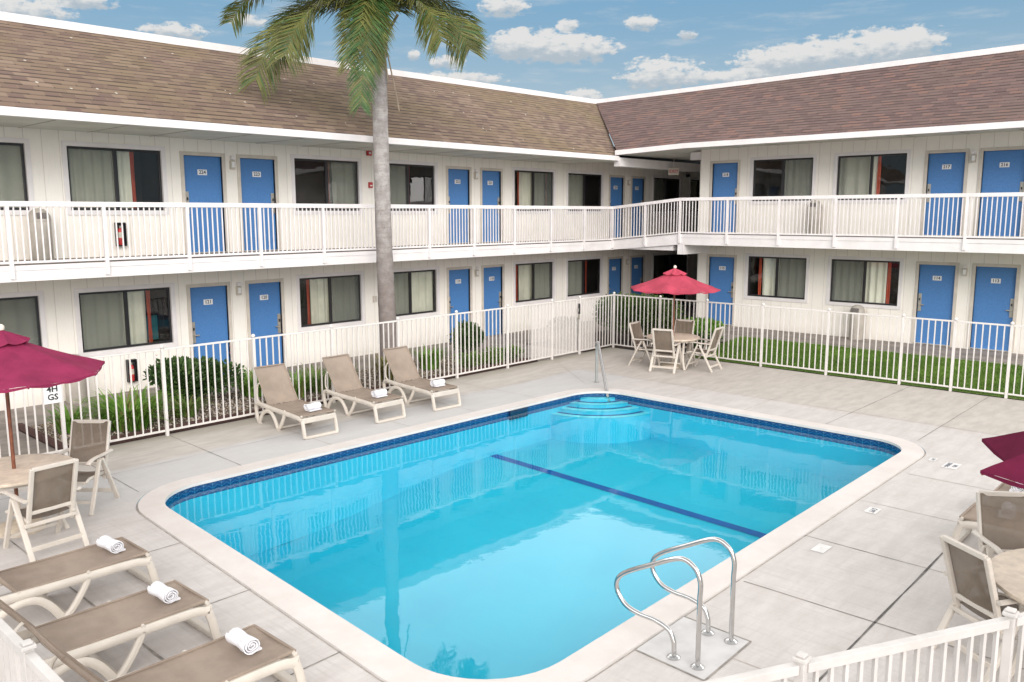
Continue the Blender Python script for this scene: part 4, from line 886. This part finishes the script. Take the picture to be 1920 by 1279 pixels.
def frond(c1, tip, mat, nl=64, ll=.5, seed=0, wid=.0125, up0=.05):
    rnd = random.Random(seed); P0 = CRN.copy(); P0.z += up0; m = MB(); pts = []; nl = int(nl * 2.1)
    for i in range(33):
        t = i / 32; pts.append(P0 * (1 - t) ** 2 + c1 * 2 * t * (1 - t) + tip * t * t)
    m.tube(pts, [.024 * (1 - .85 * i / 32) for i in range(33)], 'palm_leaf', 5)
    for i in range(nl):
        t = .1 + .9 * (i + rnd.random() * .5) / nl
        q = P0 * (1 - t) ** 2 + c1 * 2 * t * (1 - t) + tip * t * t; tg_ = ((c1 - P0) * (1 - t) + (tip - c1) * t).normalized()
        sd = tg_.cross(Vector((0, 0, 1)))
        if tg_.z < -.6:
            w_ = min(1, (-tg_.z - .6) / .3); s2 = tg_.cross(TC).normalized(); s2 = s2 if s2.dot(sd) >= 0 else -s2
            sd = sd.normalized() * (1 - w_) + s2 * w_ if sd.length > .05 else s2
        sd.normalize(); upv = sd.cross(tg_)
        if upv.z < 0: upv = -upv
        L = ll * (math.sin(PI * (.14 + .76 * t)) ** .6) * rnd.uniform(.85, 1.12)
        for sg in (-1, 1):
            fwd = .5 + .55 * t
            d = (sd * sg * rnd.uniform(.85, 1.0) + tg_ * fwd * rnd.uniform(.8, 1.1) + upv * rnd.uniform(-.25, .3)).normalized(); w = wid * rnd.uniform(.8, 1.2)
            wv = d.cross(upv)
            if wv.length < .05: wv = d.cross(sd)
            wv = wv.normalized() * w; g = Vector((0, 0, -1)); a = q; b = q + d * L * .5 + g * L * .03; c = q + d * L * .95 + g * L * rnd.uniform(.08, .30); mt = mat if rnd.random() > .15 else ('palm_leaf_green' if mat == 'palm_leaf' else 'palm_leaf')
            m.face([a - wv * .5, a + wv * .5, b + wv, b - wv], mt); m.face([b - wv, b + wv, c], mt)
    m.build('frond', PT)
V = lambda r, t, z: RT * r + TC * t + Vector((0, 0, z))
fr = [(V(-1.75, .3, 8.7), V(-2.6, .5, 6.35), 'palm_leaf', 84, 1.0), (V(-1.2, .9, 8.5), V(-1.75, 1.3, 6.7), 'palm_leaf', 76, .95), (V(0, 1.0, 8.9), V(-.27, 1.35, 5.72), 'palm_leaf_green', 96, .66), (V(.1, .9, 8.6), V(-.02, 1.2, 6.5), 'palm_leaf', 70, .6), (V(-.3, .9, 8.7), V(-.5, 1.25, 6.5), 'palm_leaf', 70, .62),
      (V(1.2, .2, 8.6), V(1.85, .3, 7.0), 'palm_leaf', 80, .9), (V(.95, .7, 8.5), V(1.35, 1.1, 7.0), 'palm_leaf', 74, .85), (V(-1.5, -.2, 8.9), V(-2.3, -.3, 7.1), 'palm_leaf', 70, .9), (V(1.3, -.5, 8.9), V(1.9, -.6, 7.35), 'palm_leaf', 60, .7), (V(-2.4, -.6, 9.4), V(-3.4, -.6, 7.75), 'palm_leaf', 66, .7), (V(.6, -1.4, 9.4), V(1.0, -2.6, 8.0), 'palm_leaf', 50, .6),
      (V(-.6, -1.5, 9.6), V(-1.0, -3.0, 8.4), 'palm_leaf', 50, .6), (V(1.5, -.8, 9.8), V(3.2, -1.2, 8.6), 'palm_leaf', 50, .6), (V(-.9, .3, 9.9), V(-2.2, .8, 9.6), 'palm_leaf', 50, .6), (V(.7, .6, 10.0), V(1.9, 1.4, 9.6), 'palm_leaf', 50, .6), (V(0, -.3, 10.2), V(.2, -.8, 11.2), 'palm_leaf', 44, .55), (V(-.1, 1.2, 9.9), V(-.3, 2.6, 9.4), 'palm_leaf', 50, .6)]
for i, f in enumerate(fr): frond(f[0], f[1], f[2], f[3], f[4], i + 20)
m = MB(); m.tube(smooth_path([V(.12, .18, 7.0), V(.2, .2, 6.6), V(.3, .2, 6.1), V(.36, .2, 5.75)], 5), [.016] * 15 + [.006], 'dry_leaf', 6); m.tube(smooth_path([V(.05, .2, 7.1), V(.1, .22, 6.75), V(.13, .22, 6.35)], 5), .018, 'dry_leaf', 6)
m.tube(smooth_path([V(.02, .05, 7.15), V(.18, .1, 7.45), V(.36, .1, 7.75)], 5), .028, 'dry_leaf', 6); m.build('dead_stalk', PT, smooth=True)

# ------------------------------------------------------------------ shrubs and plants
def shrub(name, label, cat, c, rx, ry, h, nleaf, mat, seed, ls=.05, z0=.0, group=None, flowers=0, lobes=6):
    rnd = random.Random(seed); t = thing(name, label, cat, (c[0], c[1], z0), 0, group)
    m = MB(); lob = [(rnd.uniform(-.55, .55) * rx, rnd.uniform(-.5, .5) * ry, h * rnd.uniform(.38, .7), rnd.uniform(.42, .62)) for _ in range(lobes)] + [(0, 0, h * .5, .75)]
    for i in range(nleaf):
        lx, ly, lz, s = rnd.choice(lob); u = Vector((rnd.gauss(0, 1), rnd.gauss(0, 1), rnd.gauss(0, 1))).normalized() * (rnd.random() ** .4) * rnd.uniform(.9, 1.05)
        p = Vector((lx + u.x * rx * s, ly + u.y * ry * s, lz + u.z * h * .5 * s))
        if p.z < .05: p.z = rnd.uniform(.05, .2)
        p.z = min(p.z, h * 1.05)
        d = (u + Vector((rnd.uniform(-.6, .6), rnd.uniform(-.6, .6), rnd.uniform(-.2, .8)))).normalized(); sd = d.cross(Vector((rnd.uniform(-1, 1), rnd.uniform(-1, 1), rnd.uniform(-1, 1)))).normalized(); L = ls * rnd.uniform(.7, 1.3); w = L * .36
        m.face([p, p + d * L * .5 + sd * w, p + d * L, p + d * L * .5 - sd * w], mat)
    m.build('foliage', t)
    m = MB()
    for k in range(7):
        a = rnd.uniform(0, 6.28); m.tube([(0.06 * math.cos(a), .06 * math.sin(a), 0), (rx * .3 * math.cos(a), ry * .3 * math.sin(a), h * .4), (rx * .55 * math.cos(a), ry * .55 * math.sin(a), h * .72)], [.018, .012, .006], 'stem', 5)
    m.build('stems', t)
    if flowers:
        m = MB()
        for k in range(flowers):
            a = rnd.uniform(0, 6.28); p = Vector((rx * .8 * math.cos(a), ry * .8 * math.sin(a), h * rnd.uniform(.75, 1.05)))
            for q in range(5):
                b = q * 1.257; m.face([p, p + Vector((math.cos(b) * .03, math.sin(b) * .03, .012)), p + Vector((math.cos(b + .6) * .035, math.sin(b + .6) * .035, .018))], 'flower')
        m.build('flowers', t)
    return t
shrub('shrub', 'broad dark glossy bush with a few pink blooms beside door 121', 'bush', (7.45, 15.0), .95, .55, 1.0, 9500, 'shrub_leaf', 1, .07, flowers=6, lobes=8)
shrub('shrub', 'round dark bush below door 119 behind the fence', 'bush', (14.55, 15.0), .62, .5, 1.0, 6500, 'shrub_leaf', 2, .062)
shrub('hedge', 'tall dark clipped hedge behind the fence corner', 'hedge', (19.3, 13.2), .95, 1.5, 1.5, 12000, 'hedge_leaf', 3, .07, lobes=10)
shrub('shrub', 'low dark shrub between the gate and the fence corner', 'bush', (18.0, 14.5), .8, .5, .85, 2600, 'shrub_leaf', 4, .055)
shrub('shrub', 'bright leafy shrub behind the far corner table, under door 115', 'bush', (20.3, 11.75), .85, .75, .75, 3000, 'lily_leaf', 5, .085)
shrub('shrub', 'small dark green shrub at the end of the lawn', 'bush', (19.8, 11.2), .6, .5, .5, 1500, 'shrub_leaf', 6, .06)
def clump(label, x, y, n, h, spread, mat, seed, w=.016, name='daylily_clump', cat='plant', group='strappy plants in the gravel bed'):
    rnd = random.Random(seed); m = MB(); n = int(n * 1.5)
    for i in range(n):
        a = rnd.uniform(0, 6.28); r0 = rnd.random() ** .6 * spread * .5; aa = a + rnd.uniform(-.8, .8); bx, by = r0 * math.cos(aa), r0 * math.sin(aa); L = h * rnd.uniform(.7, 1.2); out = spread * rnd.uniform(.5, 1.25)
        prev = None; sd = Vector((-math.sin(a), math.cos(a), 0)); mt = mat if rnd.random() > .1 else 'yellow_leaf'; dr = rnd.uniform(.9, 1.5)
        for k in range(6):
            t = k / 5; p = Vector((bx + math.cos(a) * out * t ** 1.5, by + math.sin(a) * out * t ** 1.5, max(.02, L * (2.1 * t - dr * t * t)))); ww = sd * w * (1 - t) ** .6 * (1 if t else .7)
            q = (p - ww, p + ww)
            if prev: m.face([prev[0], prev[1], q[1], q[0]], mt)
            prev = q
    o = m.build(name); o.location = (x, y, .03); tag(o, label, cat, group)
clump('largest bright green strappy clump, in front of the dark glossy bush', 5.75, 14.05, 300, .46, .72, 'lily_leaf', 1)
clump('small strappy clump at the bare left end of the bed', 4.95, 14.45, 60, .4, .35, 'lily_leaf', 2)
clump('low yellow-green tuft at the foot of the dark glossy bush', 6.75, 14.1, 90, .3, .38, 'ground_leaf', 3)
clump('strappy clump right of the dark glossy bush, behind the first lounger', 8.5, 14.75, 150, .42, .5, 'lily_leaf', 4)
clump('yellowing strappy clump between the first and middle far loungers', 9.55, 14.2, 120, .42, .5, 'ground_leaf', 5)
clump('tall green clump behind the left shoulder of the middle far lounger', 8.95, 14.0, 80, .45, .35, 'lily_leaf', 6)
clump('yellow-tipped clump at the foot of the palm trunk', 11.35, 14.0, 170, .48, .5, 'yellow_leaf', 7)
clump('green clump just right of the palm trunk', 12.75, 14.35, 110, .45, .42, 'lily_leaf', 8)
clump('pale reedy tuft between the palm and the round bush', 10.3, 14.3, 70, .35, .35, 'ground_leaf', 9)
for i, (lab, x, y) in enumerate([('leafy mound of low groundcover below door 118', 14.2, 13.75), ('leafy mound beside the perforated screen', 15.0, 13.8), ('leafy mound in front of the round dark bush', 13.5, 13.75)]):
    shrub('groundcover_plant', lab, 'plant', (x, y), .42, .3, .38, 800, 'ground_leaf', 30 + i, .06, .03, 'groundcover mounds in the gravel bed')

# ------------------------------------------------------------------ small things on walls and walks
def trash(label, x, y, z, rz):
    t = thing('trash_can', label, 'trash can', (x, y, z), rz, 'dome-topped trash cans along the walkways')
    m = MB(); m.lathe([(.165, 0), (.185, .03), (.19, .68), (.185, .7)], 'trash_grey', 24); m.build('bin', t, smooth=True)
    m = MB(); m.lathe([(.195, .70), (.195, .74), (.185, .80), (.15, .87), (.09, .92), (.01, .94)], 'trash_grey', 24); d = m.build('dome_lid', t, smooth=True)
    m = MB(); m.box((-.1, -.2, .75), (.1, -.165, .86), 'trash_dark'); m.build('flap', d, bevel=.01)
    return t
t0 = trash('dome-topped grey trash can on the upper balcony left of the fire extinguisher', 5.57, 16.95, 2.756, 0)
trash('dome-topped grey trash can on the ground behind the left umbrella', 5.95, 16.9, .004, 0); trash('dome-topped grey trash can on the upper balcony of the right wing', 22.8, 9.72, 3.006, -PI / 2); trash('dome-topped grey trash can at ground level behind the lawn', 22.75, 8.38, .215, -PI / 2)
def extinguisher(label, s, z):
    t = thing('fire_extinguisher', label, 'fire extinguisher', (s, Y0, z), 0, 'fire extinguishers on the left wing')
    m = MB(); m.box((-.095, -.025, 0), (.095, -.001, .46), 'black_paint'); m.box((-.095, -.1, 0), (-.08, -.026, .46), 'black_paint'); m.box((.08, -.1, 0), (.095, -.026, .46), 'black_paint'); m.box((-.08, -.1, 0), (.08, -.026, .015), 'black_paint'); m.box((-.08, -.1, .445), (.08, -.026, .46), 'black_paint'); m.build('cabinet', t)
    m = MB(); m.lathe([(.045, .02), (.05, .03), (.05, .15), (.05, .16)], 'red_paint', 16, (-.015, -.07, 0)); m.lathe([(.0495, .16), (.0495, .27)], 'lamp_box', 16, (-.015, -.07, 0)); m.lathe([(.05, .27), (.04, .33), (.02, .35)], 'red_paint', 16, (-.015, -.07, 0)); m.build('cylinder', t, smooth=True)
    m = MB(); m.box((-.03, -.09, .35), (.0, -.05, .40), 'steel_lock'); m.tube([(-.015, -.07, .38), (.04, -.09, .39), (.06, -.08, .25), (.055, -.08, .1)], .009, 'black_paint', 6); m.build('valve', t)
extinguisher('fire extinguisher in black wall cabinet on the upper balcony, left of door 224', 7.1, 2.96); extinguisher('fire extinguisher in black wall cabinet at ground level, behind the dark bush', 7.13, .2)
t = thing('fire_alarm_horn', 'red fire alarm horn high on the wall beside the palm trunk', 'fire alarm', (13.34, Y0, 5.02)); m = MB(); m.box((-.07, -.06, 0), (.07, -.001, .13), 'red_paint'); m.build('housing', t, bevel=.01); m = MB(); m.lathe([(.03, 0), (.03, .01)], 'plate_white', 12); o = m.build('strobe', t); o.rotation_euler = (PI / 2, 0, 0); o.location = (0, -.06, .065)
m = MB(); m.box((13.31, Y0 - .05, 4.23), (13.42, Y0 - .001, 4.37), 'red_paint'); m.box((13.33, Y0 - .058, 4.27), (13.40, Y0 - .051, 4.30), 'plate_white'); tag(m.build('pull_station', bevel=.006), 'small red pull station on the upper wall beside the palm trunk', 'fire alarm')
m = MB(); m.box((13.35, Y0 - .06, 1.35), (13.45, Y0 - .001, 1.50), 'door_frame'); tag(m.build('junction_box', bevel=.006), 'small tan junction box low on the wall beside the palm trunk', 'junction box')
t = thing('exit_sign', 'red lettered exit sign hanging under the breezeway ceiling', 'sign', (24.05, 15.02, 4.84), math.radians(-47.3)); m = MB(); m.box((-.17, -.02, -.02), (.17, .02, .2), 'lamp_box'); m.box((-.01, -.01, .2), (.01, .01, .56), 'lamp_box'); m.build('housing', t, bevel=.006)
m = MB()
for fc in text_faces('EXIT', .145): m.face([(v.x, -.023, .09 + v.y) for v in fc], 'red_paint')
m.build('lettering', t)
t = thing('security_camera', 'small dark dome camera on the upper breezeway wall', 'camera', (28.4, Y0 - .08, 5.05)); m = MB(); m.lathe([(.01, -.12), (.06, -.1), (.08, -.03), (.08, 0)], 'black_paint', 16); m.build('dome', t, smooth=True); m = MB(); m.box((-.05, 0, -.02), (.05, .08, .06), 'lamp_box'); m.build('bracket', t)
t = thing('pool_sign', 'white sign with bold black letters on the fence under the left umbrella', 'sign', (4.31, FY - .022, .97)); m = MB(); m.box((-.12, -.004, -.14), (.12, .004, .14), 'plate_white'); m.build('board', t); m = MB()
for txt, z in (('4H', .07), ('GS', -.05)):
    for fc in text_faces(txt, .125): m.face([(v.x, -.006, z + v.y) for v in fc], 'black_paint')
m.build('lettering', t)
def marker(label, x, y, w, h, lines, rz, size=.055):
    t = thing('depth_marker', label, 'depth marker', (x, y, .004), rz, 'white tile markers set in the deck'); m = MB(); m.box((-w / 2, -h / 2, 0), (w / 2, h / 2, .003), 'marker_tile'); m.build('tile', t); m = MB()
    for i, s in enumerate(lines):
        for fc in text_faces(s, size): m.face([(v.x, (len(lines) - 1) * size * .6 - i * size * 1.2 + v.y, .005) for v in fc], 'digit_dark')
    m.build('lettering', t)
marker('white marker tile with black figures in the middle of the right deck', 10.17, 3.42, .22, .14, ['5 FT'], PI, .085); marker('faint worn white marker tile near the grab rails', 8.6, 3.40, .24, .14, ['-'], PI, .05)
marker('pair of lettered white marker tiles below the pool corner', 12.8, 3.26, .32, .2, ['NO', 'DIVING'], PI, .075); marker('small separate marker tile beside the lettered pair', 12.95, 3.55, .18, .1, ['3 FT'], PI, .06)

# ------------------------------------------------------------------ camera
f_px, yaw, pitch, roll, H = 1575.07, .745320, .1502524, -.0016534, 3.57878
F = Vector((math.cos(yaw) * math.cos(pitch), math.sin(yaw) * math.cos(pitch), -math.sin(pitch))); Rt = Vector((math.sin(yaw), -math.cos(yaw), 0)); U = Rt.cross(F)
r_ = Rt * math.cos(roll) + U * math.sin(roll); u_ = -Rt * math.sin(roll) + U * math.cos(roll)
cam = bpy.data.cameras.new('camera'); co = bpy.data.objects.new('camera', cam); C.objects.link(co)
cam.sensor_fit = 'HORIZONTAL'; cam.sensor_width = 36; cam.lens = 36 * f_px / 1920; cam.clip_end = 3000; cam.clip_start = .1
M = Matrix((r_, u_, -F)).transposed().to_4x4(); M.translation = (0, 0, H); co.matrix_world = M
bpy.context.scene.camera = co

# ------------------------------------------------------------------ light and sky
S = Vector((-.55, -.80, 0)).normalized(); el = math.radians(21); SD = Vector((S.x * math.cos(el), S.y * math.cos(el), math.sin(el)))
sun = bpy.data.lights.new('sun', 'SUN'); so = bpy.data.objects.new('sun', sun); C.objects.link(so); sun.energy = 2.75; sun.angle = math.radians(45); sun.color = (1, .955, .925)
so.rotation_euler = (-SD).to_track_quat('-Z', 'Y').to_euler(); so.location = (0, 0, 30)
w = bpy.data.worlds.new('World'); bpy.context.scene.world = w; w.use_nodes = True; nt = w.node_tree; nt.nodes.clear(); ls = nt.links
sk = N(nt, 'ShaderNodeTexSky'); sk.sky_type = 'NISHITA'; sk.sun_disc = False; sk.sun_elevation = el; sk.sun_rotation = math.atan2(S.x, S.y); sk.air_density = 1.; sk.dust_density = .6
tc = N(nt, 'ShaderNodeTexCoord').outputs['Generated']; sx = N(nt, 'ShaderNodeSeparateXYZ'); ls.new(tc, sx.inputs[0])
R2D = 180 / PI
elv = mth(nt, 'MULTIPLY', mth(nt, 'ARCSINE', sx.outputs[2]), R2D); azm = mth(nt, 'MULTIPLY', mth(nt, 'ARCTAN2', sx.outputs[1], sx.outputs[0]), R2D)
cb = N(nt, 'ShaderNodeCombineXYZ'); ls.new(azm, cb.inputs[0]); ls.new(elv, cb.inputs[1])
wn = N(nt, 'ShaderNodeTexNoise'); wn.inputs['Scale'].default_value = 1.5; wn.inputs['Detail'].default_value = 8; wn.inputs['Roughness'].default_value = .6; ls.new(scaled(nt, cb.outputs[0], (.8, 1.5, 1)), wn.inputs['Vector'])
nz = mth(nt, 'SUBTRACT', wn.outputs[0], .5)
wisp = noise_tex(nt, scaled(nt, cb.outputs[0], (.16, .9, 1)), 1., 7, .62)
clouds = [(a, e, ra * 1.28, re * 1.35) for a, e, ra, re in [(71.8, 11.45, 2.4, .8), (68.5, 12.2, 1.7, .45), (63.64, 10.9, 1.9, .45), (59.56, 11.74, 1.2, .35), (43.2, 13.1, 1.5, .62), (40.9, 10.75, 3.1, .95), (38.2, 10.5, 2.5, .8), (42.6, 10.8, 1.3, .8), (39.02, 11.95, .7, .35), (34.2, 11.95, 1.1, .45), (32.94, 8.85, 2.6, 1.0),
          (46.87, 9.7, 1.1, .4), (49.1, 10.1, .4, .3), (46.2, 8.7, 2.8, .5), (37.9, 7.6, 1.2, .5), (31.3, 11.2, .6, .3), (26.1, 9.35, 2.5, .85), (23.6, 9.6, 2.4, .95), (20.2, 9.75, 2.6, 1.1), (17.9, 9.9, 1.6, .9), (28.5, 8.5, 2.6, .45)]]
W = T = None
for (a, e, ra, re) in clouds:
    da = mth(nt, 'DIVIDE', mth(nt, 'SUBTRACT', azm, a), ra); de = mth(nt, 'DIVIDE', mth(nt, 'SUBTRACT', elv, e), re)
    mm = mth(nt, 'SUBTRACT', 1, mth(nt, 'ADD', mth(nt, 'MULTIPLY', da, da), mth(nt, 'MULTIPLY', mth(nt, 'MULTIPLY', de, de), 1.)), clamp=True)
    tt = mth(nt, 'MULTIPLY', mm, de)
    W = mm if W is None else mth(nt, 'ADD', W, mm); T = tt if T is None else mth(nt, 'ADD', T, tt)
dens = mth(nt, 'ADD', mth(nt, 'MINIMUM', W, 1.0), mth(nt, 'MULTIPLY', nz, 2.9))
mask = ramp(nt, mth(nt, 'MULTIPLY', dens, ramp(nt, W, .0, .12)), .18, .75)
shade = ramp(nt, mth(nt, 'ADD', mth(nt, 'DIVIDE', T, mth(nt, 'ADD', W, .02)), mth(nt, 'MULTIPLY', nz, 1.7)), -.45, .25)
ccol = mixc(nt, shade, (4.6, 5.3, 5.9), (7.8, 7.75, 7.6))
sky = mixc(nt, 1.0, sk.outputs[0], (.60, .66, .70), 'MULTIPLY')
base_blue = mixc(nt, ramp(nt, elv, 5, 14), (4.4, 5.7, 6.6), (2.3, 4.4, 6.4))
sky = mixc(nt, .82, sky, base_blue)
sky = mixc(nt, mth(nt, 'MULTIPLY', ramp(nt, wisp, .48, .75), .55), sky, (6.0, 6.5, 6.9))
sky = mixc(nt, mth(nt, 'MULTIPLY', mask, .95), sky, ccol)
# higher up the cloud layer closes into bright haze
ov = ramp(nt, elv, 13.2, 20); n5 = noise_tex(nt, tc, 2.4, 5, .55)
sky = mixc(nt, mth(nt, 'MULTIPLY', ov, .93), sky, mixc(nt, ramp(nt, elv, 30, 52), mixc(nt, ramp(nt, n5, .3, .7), (28.0, 28.0, 28.0), (34.0, 33.5, 33.0)), (8.0, 7.9, 7.8)))
bg = N(nt, 'ShaderNodeBackground'); bg.inputs[1].default_value = .10; ls.new(sky, bg.inputs[0]); o = N(nt, 'ShaderNodeOutputWorld'); ls.new(bg.outputs[0], o.inputs[0])
try: w.cycles.sampling_method = 'MANUAL'; w.cycles.sample_map_resolution = 512
except Exception: pass
sc = bpy.context.scene
sc.view_settings.view_transform = 'Standard'; sc.view_settings.look = 'None'; sc.view_settings.exposure = 0; sc.view_settings.gamma = 1
sc.cycles.max_bounces = 10; sc.cycles.transparent_max_bounces = 24; sc.cycles.use_denoising = True
